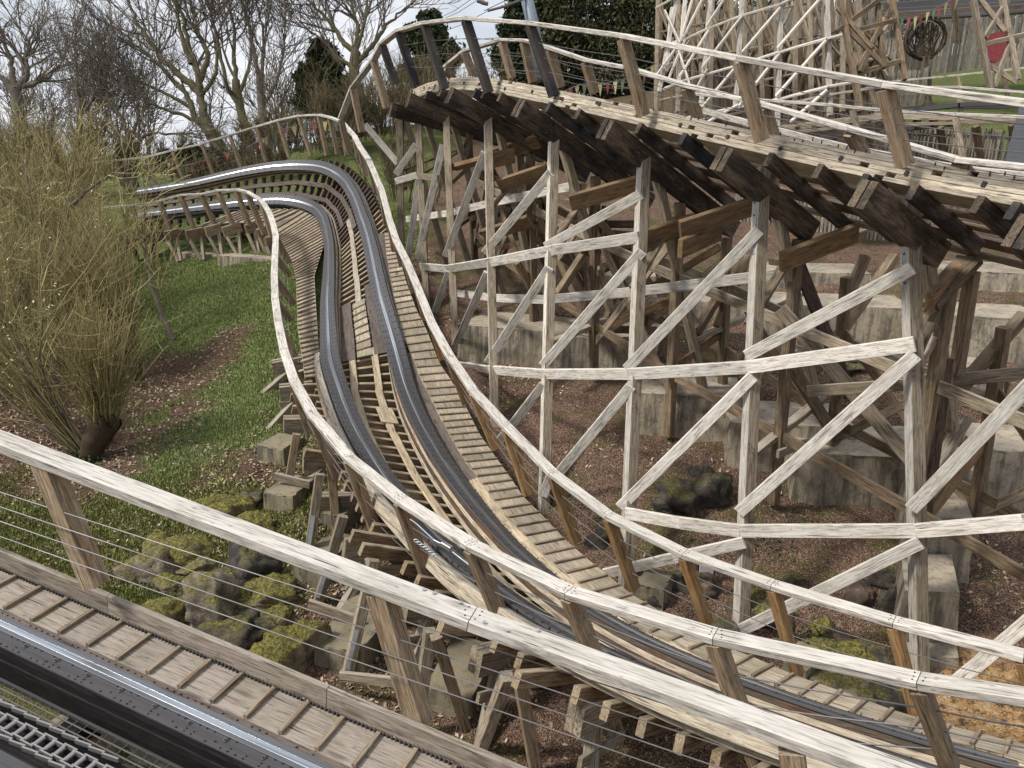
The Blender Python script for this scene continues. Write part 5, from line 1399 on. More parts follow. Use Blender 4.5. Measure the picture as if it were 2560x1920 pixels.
# paling fences
def fence(label, pts, h, sp=.13, w=.095, lean=0.0, mat='picket_wood'):
    q = [P(*p) for p in pts]
    t = thing('paling_fence', label, 'fence', q[0], 'paling fences behind the trestles')
    L = 0; k = 0
    for a, b in zip(q[:-1], q[1:]):
        n = int(np.linalg.norm(b - a) / sp); e = unit(b - a)
        for i in range(n):
            c = a + (b - a) * (i / n); hh = h * random.uniform(.93, 1.04)
            if k < 296:
                tp = c + UP * hh + e * random.uniform(-.03, .03)
                m = MB()
                nrm = unit(np.cross(e, UP)) * .01; ww = e * w * .5 * random.uniform(.8, 1.1)
                v = [c - ww - nrm, c + ww - nrm, tp + ww - nrm - UP * .05, tp - nrm, tp - ww - nrm - UP * .05]
                v2 = [x + nrm * 2 for x in v]
                m.add(v + v2, [(0, 1, 2, 3, 4), (9, 8, 7, 6, 5)] + [(j, 5 + j, 5 + (j + 1) % 5, (j + 1) % 5) for j in range(5)], [((x - c) @ UP, (x - c) @ e, k * 1.7) for x in v + v2])
                m.build('picket', M[mat], t)
            k += 1
        for f in (.25, .8):
            MB().beam(a + UP * h * f + V3(0, .05, 0), b + UP * h * f + V3(0, .05, 0), .04, .08, UP).build('fence_rail', M[mat], t)
fence('tall weathered paling fence behind the small lawn', [(2205,232,36),(2310,190,36.5),(2440,172,36.5),(2640,162,36)], 2.9, sp=.125, w=.122)
fence('paling fence strip seen behind the white trestle posts', [(1680,318,33),(2000,302,31.5),(2225,290,30)], 3.0, sp=.12, w=.115)
fence('short paling fence standing left of the small lawn patch', [(2222,268,29.6),(2312,262,29)], 1.35, sp=.09, w=.08)
fence('second tier paling fence above and behind the white trestle', [(1690,200,41),(2000,190,40),(2225,180,39)], 3.6, sp=.15, w=.145)
fence('low paling fence under the far level track', [(2120,415,24),(2360,428,22.5),(2620,446,21)], 1.25, sp=.085, w=.06)
fence('paling fence glimpsed between the dark beams and the top footing', [(1780,585,25),(2100,592,23),(2420,640,21),(2640,650,20)], 1.3, sp=.11, w=.07)

# wicker figure, shield, steel pole, bunting
wk = thing('wicker_sculpture', 'dark woven willow ring sculpture on a trunk in front of the tall fence', 'sculpture', P(2320, 250, 32))
cc = P(2314, 96, 32); R_ = 50 * 32 / F
for k in range(26):
    a0 = random.uniform(0, 6.28); r0 = R_ * random.uniform(.88, 1.03)
    ti = random.gauss(0, .06); pts = [cc + V3(math.cos(a0 + s) * r0, math.sin(a0 * 3 + s * 2) * .08 + math.sin(s) * ti, math.sin(a0 + s) * r0 * random.uniform(.98, 1.02)) for s in np.linspace(0, random.uniform(3, 6), 14)]
    MB().tube(pts, .022, 4, caps=False).build('willow_rod', M['wicker'], wk)
for k in range(34):
    a0 = random.uniform(-2.3, -.8); a1 = random.uniform(.3, 2.8)
    p0 = cc + V3(math.cos(a0) * R_ * .9, 0, math.sin(a0) * R_ * .9); p1 = cc + V3(math.cos(a1) * R_ * .75, random.uniform(-.1, .1), math.sin(a1) * R_ * .75)
    MB().tube([p0, (p0 + p1) / 2 + V3(random.gauss(0, .15), .05, random.gauss(0, .1)), p1], .03, 4, caps=False).build('willow_rod', M['wicker'], wk)
for k in range(9):
    MB().tube([P(2318 + random.uniform(-12, 12), 265, 32), P(2318 + random.uniform(-9, 9), 200, 32), P(2314 + random.uniform(-8, 8), 142, 32)], .05, 5).build('trunk_rod', M['wicker'], wk)
wk2 = thing('wicker_post', 'bundle of dark twisted rods hanging beside the ring sculpture', 'sculpture', P(2395, 100, 30))
for k in range(10):
    MB().tube([P(2380 + random.uniform(-6, 6), -20, 30), P(2388 + random.uniform(-9, 9), 50, 30), P(2396 + random.uniform(-9, 9), 105, 30)], .03, 5).build('willow_rod', M['wicker'], wk2)
sh = []
for (x, y) in ((2462,90),(2510,74),(2520,100),(2512,140),(2490,158),(2470,150),(2464,120)):
    sh.append(P(x, y, 25.6))
MB_ = MB(); n_ = len(sh); MB_.add(sh + [p + V3(0, .08, 0) for p in sh], [tuple(range(n_)), tuple(range(2 * n_ - 1, n_ - 1, -1))] + [(i, n_ + i, n_ + (i + 1) % n_, (i + 1) % n_) for i in range(n_)])
tag(MB_.build('shield_board', M['red_paint']), 'weathered red shield shaped board behind the brown timber tower', 'shield')
pl = thing('steel_pole', 'blue grey steel mast leaning over the crest of the raised track', 'mast', P(1352, 200, 40))
MB().tube([P(1352, 200, 40), P(1332, 60, 40), P(1296, -90, 40)], [.34, .34, .30], 14).build('mast_tube', M['pole'], pl, smooth=True)
for k in range(12):
    c = P(1340 + k * 1.2, 90 + k * 8, 39.6); MB().beam(c - V3(.15, 0, 0), c + V3(.15, 0, 0), .03, .03, UP).build('rung', M['pole'], pl)
MB().tube([P(1322, -8, 39.8), P(1262, 16, 39), P(1220, 27, 38.6)], .07, 6).build('cable_arm', M['bolt'], pl)
for q in ((1202, 2), (1212, 6)):
    MB().tube([P(q[0] - 9, q[1], 38), P(q[0] + 8, q[1] + 4, 38)], .10, 8).build('insulator', M['bolt'], pl)
cb = thing('overhead_cables', 'thin cables slanting across the pale gap of sky', 'cables', P(1150, 60, 40))
for a, b in (((1092,48,45),(1184,-6,40)),((1098,52,45),(1200,-4,40)),((1100,82,45),(1222,26,38.6)),((1100,96,46),(1310,90,40)),((1040,100,46),(1120,58,42)),((1210,27,38.6),(1330,-40,40))):
    MB().tube([P(*a), (P(*a) + P(*b)) / 2 - UP * .1, P(*b)], .018, 4, caps=False).build('cable', M['rust'], cb)
def bunting(label, pts, n, size, seq, dz=0):
    t = thing('bunting', label, 'bunting', P(*pts[0]), 'strings of triangular flags')
    q = [P(*p) for p in pts]; L = np.r_[0, np.cumsum([np.linalg.norm(b - a) for a, b in zip(q[:-1], q[1:])])]
    f = lambda s: np.array([np.interp(s * L[-1], L, np.array(q)[:, k]) for k in range(3)]) - UP * math.sin(s * math.pi) * .12
    MB().tube([f(s) for s in np.linspace(0, 1, 14)], .012, 4, caps=False).build('string', M['wire'], t)
    for k in range(n):
        s = (k + .5) / n; a, b = f(s - .3 / n), f(s + .3 / n); c = (a + b) / 2 - UP * size * random.uniform(.9, 1.2) + V3(random.uniform(-.05, .05), random.uniform(-.08, .08), 0)
        th_ = V3(0, .012, 0)
        MB().add([a, b, c, a + th_, b + th_, c + th_], [(0, 1, 2), (5, 4, 3), (0, 3, 4, 1), (1, 4, 5, 2), (2, 5, 3, 0)]).build('flag', M[seq[k % len(seq)]], t)
bunting('faded red and yellow flags strung low behind the left curve', [(414,404,29),(455,408,29),(500,398,29),(540,385,29)], 9, .42, ['yellow_cloth','red_cloth','green_cloth','green_cloth','red_cloth','yellow_cloth','red_cloth','yellow_cloth','green_cloth'])
bunting('red and yellow flags among the brown thicket behind the left curve', [(555,384,29),(610,368,29),(690,320,29),(760,300,29),(850,300,29)], 12, .40, ['red_cloth','yellow_cloth','green_cloth'])
bunting('red and yellow flags seen through the raised track railing', [(1400,232,27),(1450,205,27),(1510,200,27),(1570,188,27),(1640,160,27)], 13, .42, ['yellow_cloth','red_cloth','yellow_cloth','green_cloth','red_cloth'])
bunting('red and yellow flags strung over the ring sculpture, top right', [(2200,40,27),(2290,32,27),(2350,8,27),(2420,-25,27)], 14, .42, ['yellow_cloth','red_cloth','yellow_cloth','green_cloth','red_cloth'])

# ------------------------------------------------------------------ trees and shrubs
class Tw:
    """many thin tubes in one numpy mesh"""
    def __init__(s): s.p, s.f, s.r, s.n = [], [], [], 0
    def tube(s, pts, rad, sides=3, v=None):
        pts = np.asarray(pts, float); n = len(pts)
        t = np.gradient(pts, axis=0); t /= np.linalg.norm(t, axis=1)[:, None] + 1e-9
        ref = np.array([.3, .9, .2]) if abs(t[0][1]) < .8 else np.array([1, .1, .1])
        a = np.cross(t, ref); a /= np.linalg.norm(a, axis=1)[:, None] + 1e-9; b = np.cross(a, t)
        an = np.arange(sides) * 2 * math.pi / sides
        ring = pts[:, None] + (a[:, None] * np.cos(an)[None, :, None] + b[:, None] * np.sin(an)[None, :, None]) * np.asarray(rad)[:, None, None]
        s.p.append(ring.reshape(-1, 3))
        k = np.arange(sides); k2 = (k + 1) % sides; i = np.arange(n - 1)[:, None] * sides
        s.f.append((np.stack([i + k, i + sides + k, i + sides + k2, i + k2], -1) + s.n).reshape(-1, 4))
        s.r.append(np.full(n * sides, random.random() if v is None else v)); s.n += n * sides
    def build(s, name, mat, parent=None, smooth=False):
        return fast_mesh(name, np.vstack(s.p), np.vstack(s.f), 4, mat, parent, vary=np.concatenate(s.r), smooth=smooth)
def limb(tw, pts, r0, r1, sides=6, wob=.25):
    pts = np.asarray(pts, float); n = len(pts)
    L = np.r_[0, np.cumsum(np.linalg.norm(np.diff(pts, axis=0), axis=1))]; s = np.linspace(0, L[-1], max(6, n * 4))
    q = np.array([np.interp(s, L, pts[:, k]) for k in range(3)]).T
    k = np.array([.25, .5, .25])
    for _ in range(3):
        q[1:-1] = q[:-2] * .25 + q[1:-1] * .5 + q[2:] * .25
    q[1:-1] += RNG.normal(0, r0 * wob, (len(q) - 2, 3))
    tw.tube(q, np.linspace(r0, r1, len(q)), sides); return q
def grow(tw, p, d, ln, r, lev, rs, wob=.18, up=.12, child=(5, 5, 4), spread=.75, rmin=.012):
    n = 5 if lev > 0 else 4
    pts = [p]; dd = unit(d); st = ln / n
    for i in range(n):
        dd = unit(dd + RNG.normal(0, wob, 3) + UP * up * .5)
        pts.append(pts[-1] + dd * st)
    pts = np.array(pts); rad = np.maximum(np.linspace(r, r * .35, n + 1), rmin)
    tw.tube(pts, rad, 4 if r > .05 else 3)
    if lev > 0:
        nc = child[-lev] if lev <= len(child) else 4
        for k in range(nc):
            f = (k + 1) / (nc + .3) if k < nc - 1 else 1.0
            x = f * n; i = min(int(x), n - 1); c = pts[i] + (pts[i + 1] - pts[i]) * (x - i)
            t = unit(pts[i + 1] - pts[i]); side = unit(np.cross(t, RNG.normal(0, 1, 3)))
            nd = unit(t + side * rs.uniform(.4, 1.0) * spread + UP * up)
            grow(tw, c, nd, ln * rs.uniform(.45, .75), max(r * rs.uniform(.4, .62), rmin), lev - 1, rs, wob, up, child, spread, rmin)
def bare_tree(label, trunk, limbs, r0, kids=6, lev=2, ln=3.0, mat='twig', seed=1, up=.12, rmin=.010, bark='bark', name='bare_tree', group='bare trees behind the left curve', child=(5, 5, 4)):
    """trunk: (px,py,d) points; limbs: list of the same with radius fraction"""
    rs = random.Random(seed)
    base = P(*trunk[0]); t = thing(name, label, 'tree', base, group)
    tk = Tw(); cr = Tw()
    r0 *= .85; q = limb(tk, [base - UP * 6, base - UP * 2] + [P(*x) for x in trunk], r0 * 1.25, r0 * .75, 9, .08)
    srcs = [(q, r0 * .5)]
    for lm in limbs:
        rf = lm[0]; qq = limb(tk, [P(*x) for x in lm[1]], r0 * rf, r0 * rf * .15, 6, .2); srcs.append((qq, r0 * rf))
    for qq, rr_ in srcs:
        isT = qq is q

        n = len(qq)
        for k in range(kids if not isT else kids // 2):
            f = rs.uniform(.3 if not isT else .85, 1.0); i = min(int(f * (n - 1)), n - 2)
            tdir = unit(qq[i + 1] - qq[i]); side = unit(np.cross(tdir, RNG.normal(0, 1, 3)))
            grow(cr, qq[i], unit(tdir + side * rs.uniform(.3, .9)), ln * rs.uniform(.6, 1.1) * (1.25 - f * .4), max(rr_ * (.5 - .3 * f), .03), lev, rs, up=up, rmin=rmin, child=child)
    tk.build('trunk', M[bark], t, smooth=True)
    cr.build('crown', M[mat], t)
    return t
D = 33.
def T(*pts, d=D): return [(x, y, d) for x, y in pts]
bare_tree('great leaning bare tree, trunk slanting behind the left railing posts', T((590,440),(560,385),(530,340),(512,300)),
  [(.55, T((512,300),(500,235),(500,200),(487,155),(470,110),(462,60),(442,0),(430,-60))), (.42, T((500,200),(517,160),(516,120),(495,80),(480,30),(470,-40))),
   (.5, T((505,240),(455,190),(408,150),(380,110),(345,60),(320,0),(300,-50))), (.38, T((478,160),(465,120),(452,80),(440,20),(425,-40))),
   (.42, T((522,335),(488,300),(470,240),(430,200),(388,150),(340,110),(290,70),(240,40))), (.3, T((480,270),(420,235),(370,215),(320,190),(270,165))), (.28, T((488,300),(430,280),(380,262),(330,240))), (.3, T((508,230),(540,190),(545,140),(530,80),(525,10)))],
  .42, kids=8, lev=2, ln=2.8, seed=3, bark='bark_moss')
bare_tree('upright bare tree just right of the great leaning one', T((622,370),(612,310),(600,262),(590,200)),
  [(.5, T((600,262),(570,225),(555,160),(540,90),(522,0),(515,-50))), (.5, T((590,200),(583,150),(590,80),(575,20),(560,-50))), (.4, T((600,230),(622,180),(630,110),(618,40),(610,-40))), (.3, T((585,190),(560,140),(552,80),(560,10)))], .27, kids=8, seed=5, bark='bark_moss')
bare_tree('slim dark bare tree between the leaning tree and the evergreen', T((668,345),(655,280),(650,220)),
  [(.6, T((650,220),(640,150),(625,80),(606,0),(600,-50))), (.5, T((652,240),(655,160),(662,90),(640,10),(632,-40))), (.4, T((655,270),(690,210),(706,150),(715,80),(700,0)))], .25, kids=9, seed=8)
bare_tree('gnarled old oak at the far left edge', T((50,330),(42,262),(38,225), d=36),
  [(.55, T((38,225),(10,200),(-20,180),(-60,150), d=36)), (.5, T((40,222),(30,180),(28,150),(10,110),(0,60), d=36)), (.5, T((42,222),(70,190),(62,150),(75,110),(85,60), d=36)), (.45, T((42,215),(90,210),(130,190),(150,160), d=36)), (.3, T((60,190),(55,150),(95,120),(100,80), d=36))], .4, kids=9, ln=2.4, seed=11, up=.05, child=(6, 5, 4))
bare_tree('twisted bare tree behind the willows, left third', T((325,440),(318,380),(322,340)),
  [(.6, T((322,340),(300,290),(270,250),(265,200),(240,150))), (.5, T((322,350),(345,300),(350,270),(330,225),(300,180))), (.4, T((318,380),(285,330),(260,280),(235,240)))], .24, kids=9, ln=2.4, seed=14, up=.05)
bare_tree('second twisted bare tree with low spreading boughs under the leaning tree', T((335,440),(332,400),(345,360)),
  [(.5, T((345,360),(370,330),(420,335),(480,335),(510,340))), (.5, T((340,370),(300,355),(270,330),(250,300))), (.4, T((350,360),(345,310),(365,270),(370,220)))], .2, kids=9, ln=2.2, seed=15, up=.03)
bare_tree('bare tree with forked pale trunk left of the oak gap', T((205,400),(205,330),(200,260)),
  [(.6, T((200,260),(190,200),(195,150),(180,100))), (.5, T((203,290),(240,240),(250,190),(262,150)))], .2, kids=10, ln=2.3, seed=16)
bare_tree('broad grey bare tree left of the dark conifer, overhanging the crest', T((892,330),(888,240),(884,170),(890,130)),
  [(.5, T((890,130),(860,110),(830,60),(790,20),(740,-30))), (.5, T((890,130),(895,70),(880,20),(870,-40))), (.45, T((888,160),(930,120),(960,70),(1000,30),(1040,0))), (.35, T((886,170),(850,150),(810,100),(760,70),(720,50))), (.4, T((892,120),(910,60),(930,0),(935,-40)))], .34, kids=10, ln=2.5, seed=19, bark='bark_moss', group='bare trees above the crest')
# far woodland
src_tree = None
far_src = []
for k in range(3):
    far_src.append(bare_tree(['hazy far tree low on the left skyline', 'hazy far tree beside the oak', 'hazy far tree behind the leaning trunk'][k], T((110 + k * 130, 425), (110 + k * 130, 380), d=52),
        [(.5, T((110 + k * 130, 380), (100 + k * 130, 320), (90 + k * 130, 270), d=52)), (.5, T((110 + k * 130, 380), (125 + k * 130, 320), (135 + k * 130, 260), d=52)), (.5, T((110 + k * 130, 385), (112 + k * 130, 320), (108 + k * 130, 250), d=52))], .25, kids=4, ln=2.6, mat='twig_far', seed=30 + k, rmin=.02, group='far skyline trees'))
def copy_thing(o, loc, rz, sc, label):
    c = o.copy(); COL.objects.link(c); c.location = loc; c.rotation_euler = (0, 0, rz); c.scale = (sc, sc, sc); c['label'] = label
    for ch in o.children:
        k = ch.copy(); COL.objects.link(k); k.parent = c
    return c
FARL = [(30,56,'far tree peeping over the willows at the left edge'),(300,57,'far tree behind the twisted bare tree'),(700,56,'far tree behind the slim dark tree'),(960,56,'far tree peeping behind the blackened posts'),(1440,56,'far tree behind the steel mast')]
for k, (px, d, lab) in enumerate(FARL):
    copy_thing(far_src[k % 3], tuple(P(px, 415 - (d - 50), d)), random.uniform(0, 6), random.uniform(.9, 1.25), lab)

def leafy(label, base, blobs, n, size, mat, name='evergreen_tree', trunk_r=.2, group='evergreen trees behind the track', twigmat='bark', cat='tree', sticks=0):
    """blobs: (px, py, d, rx_px, ry_px)"""
    t = thing(name, label, cat, P(*base), group)
    tk = Tw(); b0 = P(*base)
    allv, allr = [], []
    wsum = sum(b[3] * b[4] for b in blobs)
    for bx in blobs:
        c = P(*bx[:3]); rx, rz_ = bx[3] * bx[2] / F, bx[4] * bx[2] / F
        tk.tube([b0, b0 * .5 + c * .5 + RNG.normal(0, .2, 3), c], [trunk_r, trunk_r * .6, .03], 5)
        m = int(n * bx[3] * bx[4] / wsum)
        nclump = max(8, m // 40)
        cl = RNG.normal(0, 1, (nclump, 3)); cl /= np.linalg.norm(cl, axis=1)[:, None]; cl *= RNG.uniform(.35, 1.0, nclump)[:, None] ** .6
        cl = cl * np.array([rx, rx * .8, rz_]) + c
        which = RNG.integers(0, nclump, m)
        pos = cl[which] + RNG.normal(0, 1, (m, 3)) * np.array([rx, rx, rz_]).mean() * .13
        u = RNG.normal(0, 1, (m, 3)); u /= np.linalg.norm(u, axis=1)[:, None]
        w = np.cross(u, RNG.normal(0, 1, (m, 3))); w /= np.linalg.norm(w, axis=1)[:, None]
        sz = size * RNG.uniform(.5, 1.3, m)[:, None]
        allv.append(np.stack([pos - u * sz, pos + w * sz * .45, pos + u * sz, pos - w * sz * .45], 1))
        cr_ = RNG.uniform(0, 1, nclump)[which] * .6 + RNG.uniform(0, .4, m)
        allr.append(np.repeat(cr_, 4))
        for _ in range(sticks // len(blobs)):
            a = c + RNG.normal(0, .5, 3) * np.array([rx, rx, rz_]); tk.tube([a, a + V3(RNG.normal(0, .2), 0, .5), a + V3(RNG.normal(0, .3), 0, 1.1)], [.02, .015, .01], 3)
    v = np.concatenate(allv).reshape(-1, 3); f = np.arange(len(v)).reshape(-1, 4)
    tk.build('trunk', M[twigmat], t)
    fast_mesh('crown', v, f, 4, M[mat], t, vary=np.concatenate(allr))
    return t
leafy('dark conifer rising left of the crest, behind the grey bare tree', (812,330,38), [(812,150,34,40,46),(800,205,34,56,44),(850,225,34,50,40),(780,255,34,46,34),(845,280,34,50,30)], 15000, .16, 'leaf_dark')
leafy('layered dark conifer just right of the blackened posts', (1080,250,40), [(1075,55,40,32,26),(1060,85,40,60,24),(1080,112,40,66,24),(1100,145,40,60,30),(1060,180,40,60,34)], 12000, .15, 'leaf_dark')
leafy('tall dark pointed conifer beside the steel mast', (1290,260,42), [(1295,35,42,34,50),(1290,90,42,46,50),(1285,150,42,60,50),(1310,200,42,60,40)], 14000, .16, 'leaf_dark')
leafy('broad olive evergreen behind the crest railing', (1420,280,46), [(1400,20,46,75,60),(1430,100,46,80,60),(1400,170,46,80,50),(1370,220,46,70,40)], 22000, .15, 'leaf_olive', sticks=120)
leafy('broad olive evergreen left of the white trestle', (1590,290,46), [(1540,10,46,80,60),(1610,60,46,85,70),(1560,130,46,90,60),(1640,180,46,70,60),(1520,210,46,80,40)], 24000, .15, 'leaf_olive', sticks=140)
leafy('olive evergreen glimpsed through the white trestle', (1780,290,50), [(1720,30,50,80,70),(1800,90,50,90,70),(1760,190,50,90,60),(1950,60,50,120,80)], 16000, .17, 'leaf_olive')
leafy('dark evergreen bush behind the left bunting', (470,425,32), [(480,392,32,50,26),(540,398,32,45,24),(430,400,32,40,20)], 6000, .10, 'leaf_dark', name='evergreen_bush', cat='bush')
leafy('olive brown bush filling the top right behind the fence', (2300,60,46), [(2250,20,46,120,60),(2420,30,46,120,60),(2560,40,46,90,60)], 9000, .16, 'leaf_olive', name='evergreen_bush', cat='bush')

def wands(label, base, n, ln, spread, lean, mat='wand', stump=None, name='willow_shrub', group='willow shrubs on the left bank', r=.0085, twigs=2, base_r=.25, curve=.35, catkins=0, fan=(0, 0), seed=0, cat='shrub', droop=0.0, stems=0):
    t = thing(name, label, cat, base, group)
    tw = Tw(); tips = []; ws = Tw()
    roots = []
    for k in range(stems):                    # woody forking stems carry most of the wands
        a = RNG.uniform(0, 2 * math.pi); out = V3(math.cos(a), math.sin(a) * .7, 0)
        L = ln * RNG.uniform(.5, .95); q = [base + out * base_r * RNG.uniform(.2, 1)]
        d = unit(UP + out * abs(RNG.normal(0, spread)) + lean)
        for i in range(7):
            d = unit(d + RNG.normal(0, .13, 3) + UP * .05); q.append(q[-1] + d * L / 7)
        q = np.array(q); rr0 = RNG.uniform(.018, .042)
        ws.tube(q, np.linspace(rr0, .008, 8), 5)
        for i in range(2, 8):
            for _ in range(2): roots.append((q[i], unit(q[i] - q[i - 1]), 1 - i / 9))
    for k in range(n):
        a = RNG.uniform(0, 2 * math.pi); rr_ = abs(RNG.normal(0, spread))
        out = V3(math.cos(a), math.sin(a) * .7, 0)
        if roots and RNG.uniform() < .72:
            rp, rd, rf = roots[RNG.integers(0, len(roots))]
            b = rp + RNG.normal(0, .02, 3); d0 = unit(rd + RNG.normal(0, .3, 3) + UP * .45); L = ln * RNG.uniform(.18, .62) * (.5 + rf)
        else:
            L = ln * RNG.uniform(.4, 1.08); d0 = unit(UP + out * rr_ + lean)
            b = base + out * base_r * RNG.uniform(0, 1) + UP * RNG.uniform(-.05, .15)
        s = np.linspace(0, 1, 7)[:, None]
        bend = out * curve * RNG.uniform(-.9, 1.0) + RNG.normal(0, .2, 3)
        pts = b + d0 * L * s + bend * L * s ** 2 * .5
        pts[1:-1] += RNG.normal(0, .014 * L / 3, (5, 3))
        k_ = RNG.uniform(.6, 1.25)
        rad = np.linspace(r * 1.4, r * .5, 7) * k_
        v = RNG.uniform(0, 1)
        tw.tube(pts, rad, 3, v)
        for _ in range(twigs):
            f = RNG.uniform(.25, .95); i = min(int(f * 6), 5); c = pts[i] * (1 - (f * 6 - i)) + pts[i + 1] * (f * 6 - i)
            td_ = unit(pts[i + 1] - pts[i] + RNG.normal(0, .9, 3) * np.linalg.norm(pts[i + 1] - pts[i])); l2 = L * RNG.uniform(.12, .36)
            m_ = c + td_ * l2 * .5 + RNG.normal(0, .05, 3) * l2
            tw.tube([c, m_, m_ + td_ * l2 * .5 + UP * .12 * l2], [r * .7 * k_, r * .6 * k_, r * .4 * k_], 3, v)
            tips.append(m_)
        tips.append(pts[-1])
    tw.build('wands', M[mat], t)
    if stems: ws.build('stems', M['bark'], t, smooth=True)['kind'] = 'stuff'
    if stump is not None:
        st_ = Tw(); q = limb(st_, stump[0], stump[1], stump[2], 14, .05)
        for k in range(7):                    # burrs and cut stubs on the head
            a = RNG.uniform(0, 6.28); c = q[-1] + V3(math.cos(a), math.sin(a), 0) * stump[2] * .6 - UP * RNG.uniform(0, .15)
            st_.tube([c, c + V3(math.cos(a) * .06, math.sin(a) * .06, .09), c + V3(math.cos(a) * .09, math.sin(a) * .09, .2)], [.07, .06, .03], 7)
        st_.build('stump', M['stump'], t, smooth=True)
    if catkins:
        tp = np.array(tips)[RNG.integers(0, len(tips), catkins)] + RNG.normal(0, .05, (catkins, 3))
        u = RNG.normal(0, 1, (catkins, 3)); u /= np.linalg.norm(u, axis=1)[:, None]; w = np.cross(u, UP); w /= np.linalg.norm(w, axis=1)[:, None] + 1e-9
        s_ = .028
        v = np.stack([tp - u * s_, tp + w * s_ * .6, tp + u * s_, tp - w * s_ * .6], 1).reshape(-1, 3)
        fast_mesh('catkins', v, np.arange(len(v)).reshape(-1, 4), 4, M['catkin'], t, vary=RNG.uniform(0, 1, len(v)))['kind'] = 'stuff'
    return t
g1 = ray_ground(215, 1150); gd = proj(g1)[2]
top1 = P(262, 1062, gd - .1)
wands('pollard willow with a dark ivy clad stump leaning over the leaf litter', top1, 480, 2.3, .26, V3(.02, 0, 0), stump=([g1 - UP * .1, g1 * .5 + top1 * .5 + V3(-.03, 0, 0), top1 + V3(.05, 0, .1)], .17, .27), base_r=.27, curve=.2, r=.0065)
wands('spreading willow stems rising up and left from the same mossy foot', g1 + V3(-.15, .1, .15), 260, 4.6, .22, V3(-.75, .15, 0), stump=([g1 + V3(-.1, 0, -.1), P(120, 950, gd), P(20, 820, gd + .3)], .12, .04), base_r=.2, curve=.5, r=.007, catkins=420, stems=7)
g2 = ray_ground(346, 948); d2 = proj(g2)[2]; top2 = P(318, 880, d2)
wands('smaller pollard willow with a black leaning trunk on the lawn edge', top2, 420, 2.7, .25, V3(-.25, 0, 0), stump=([g2 - UP * .1, P(335, 915, d2), top2], .13, .17), base_r=.25, curve=.25)
WB_ = [((40,960,15.5),300,3.6,.45,'dense olive willow at the left edge, below the oak',160),((-90,1000,14.5),260,4.0,.6,'willow clump leaning in from outside the left edge',260),((130,900,17.0),300,3.8,.42,'olive willow behind the stump, centre left',60),((225,800,19.5),260,3.4,.28,'olive willow just left of the lawn',0),
       ((100,760,21.5),380,3.7,.5,'tall olive willow in the second row below the bare trees',0),((-20,740,22),320,4.0,.5,'tall pale willow in the second row at the left edge',0),((215,730,23),200,2.8,.28,'olive willow in front of the dark track rails end',0),((310,690,23.2),110,2.0,.25,'willow at the end of the far railing',0),
       ((60,640,26),420,4.4,.5,'back row willow below the gnarled oak',0),((130,620,27),320,3.6,.35,'back row willow below the twisted trees',0),((-60,620,26),320,4.3,.5,'back row willow outside the left edge',0)]
for (px, py, d), n, ln, sp_, lab, ck in WB_:
    b = ray_ground(px, py); wands(lab, b, n, ln, sp_, V3(RNG.normal(0, .08), 0, 0), base_r=.8, curve=.5, r=.006 + (d - 15) * .00025, twigs=4, catkins=ck, stems=9)
tw = thing('sapling', 'slender bent sapling standing alone on the lawn', 'tree', ray_ground(435, 850))
s_ = Tw(); gs = ray_ground(435, 850); dsx = proj(gs)[2]
limb(s_, [gs, P(408, 795, dsx), P(375, 700, dsx), P(362, 640, dsx), P(350, 560, dsx)], .075, .02, 7); s_.build('trunk', M['bark'], tw, smooth=True)
cr = Tw(); rs_ = random.Random(2)
for k in range(16):
    f = rs_.uniform(.35, 1); pp = P(435 - 85 * f, 850 - 290 * f, dsx); grow(cr, pp, V3(rs_.uniform(-1, 1), rs_.uniform(-.5, .5), 1), 1.2, .018, 1, rs_, rmin=.007)
cr.build('crown', M['wand'], tw)
tw = thing('sapling', 'dark thin stemmed tree rising through the willows from the left', 'tree', ray_ground(150, 760))
s_ = Tw(); cr = Tw()
dk = 19.5
for L_ in ([(152,730),(150,640),(165,560),(172,480),(195,350)],[(150,650),(110,570),(78,505),(58,400),(55,360)],[(170,520),(225,470),(290,430),(330,400)],[(120,590),(60,520),(10,470)]):
    q = limb(s_, [P(x, y, dk) for x, y in L_], .055, .014, 6)
    for k in range(9):
        i = rs_.randint(3, len(q) - 2); grow(cr, q[i], unit(q[i + 1] - q[i] + RNG.normal(0, .4, 3) * .3), 1.3, .02, 2, rs_, rmin=.008, child=(4, 4))
s_.build('trunk', M['bark'], tw, smooth=True); cr.build('crown', M['wand'], tw)
# brown thickets behind the far curve and crest
TH_ = [((500,450,30),420,.9,'low brush on the bank behind the left curve'),((640,430,29),380,.9,'low brush behind the middle of the left curve'),((20,455,33),380,2.6,'thicket under the gnarled oak on the skyline'),((150,455,33),380,2.6,'thicket under the far left twisted trees'),((280,450,33),340,2.2,'thicket at the foot of the two twisted trees'),((400,440,33),260,1.7,'thicket left of the evergreen bush behind the bunting'),((620,400,30),220,1.6,'brown thicket behind the left curve posts'),((720,380,30),300,1.6,'brown thicket left of where the handrail peaks'),((800,380,31),340,1.9,'dense brown thicket behind the handrail peak'),((880,350,31),340,2.0,'dense brown thicket between the handrail peak and the crest'),((960,340,31),420,2.4,'brown thicket behind the first trestle posts'),((1080,330,33),380,3.0,'brown thicket seen under the raised track'),((1200,330,33),300,2.6,'brown thicket beneath the crest beams'),((740,330,34),160,3.0,'tall thin brown thicket in front of the conifer'),((1000,500,24),220,1.8,'low dry brush behind the first trestle legs')]
for (px, py, d), n, ln, lab in TH_:
    b = ray_ground(px, py, dmax=d); 
    if proj(b)[2] < d - 1.5 or True: b = P(px, py, d)
    wands(lab, b, n, ln, .5, V3(0, 0, 0), mat='wand_brown', name='thicket', group='brown thickets behind the track', base_r=1.6, curve=.7, r=.011, twigs=5, stems=6)
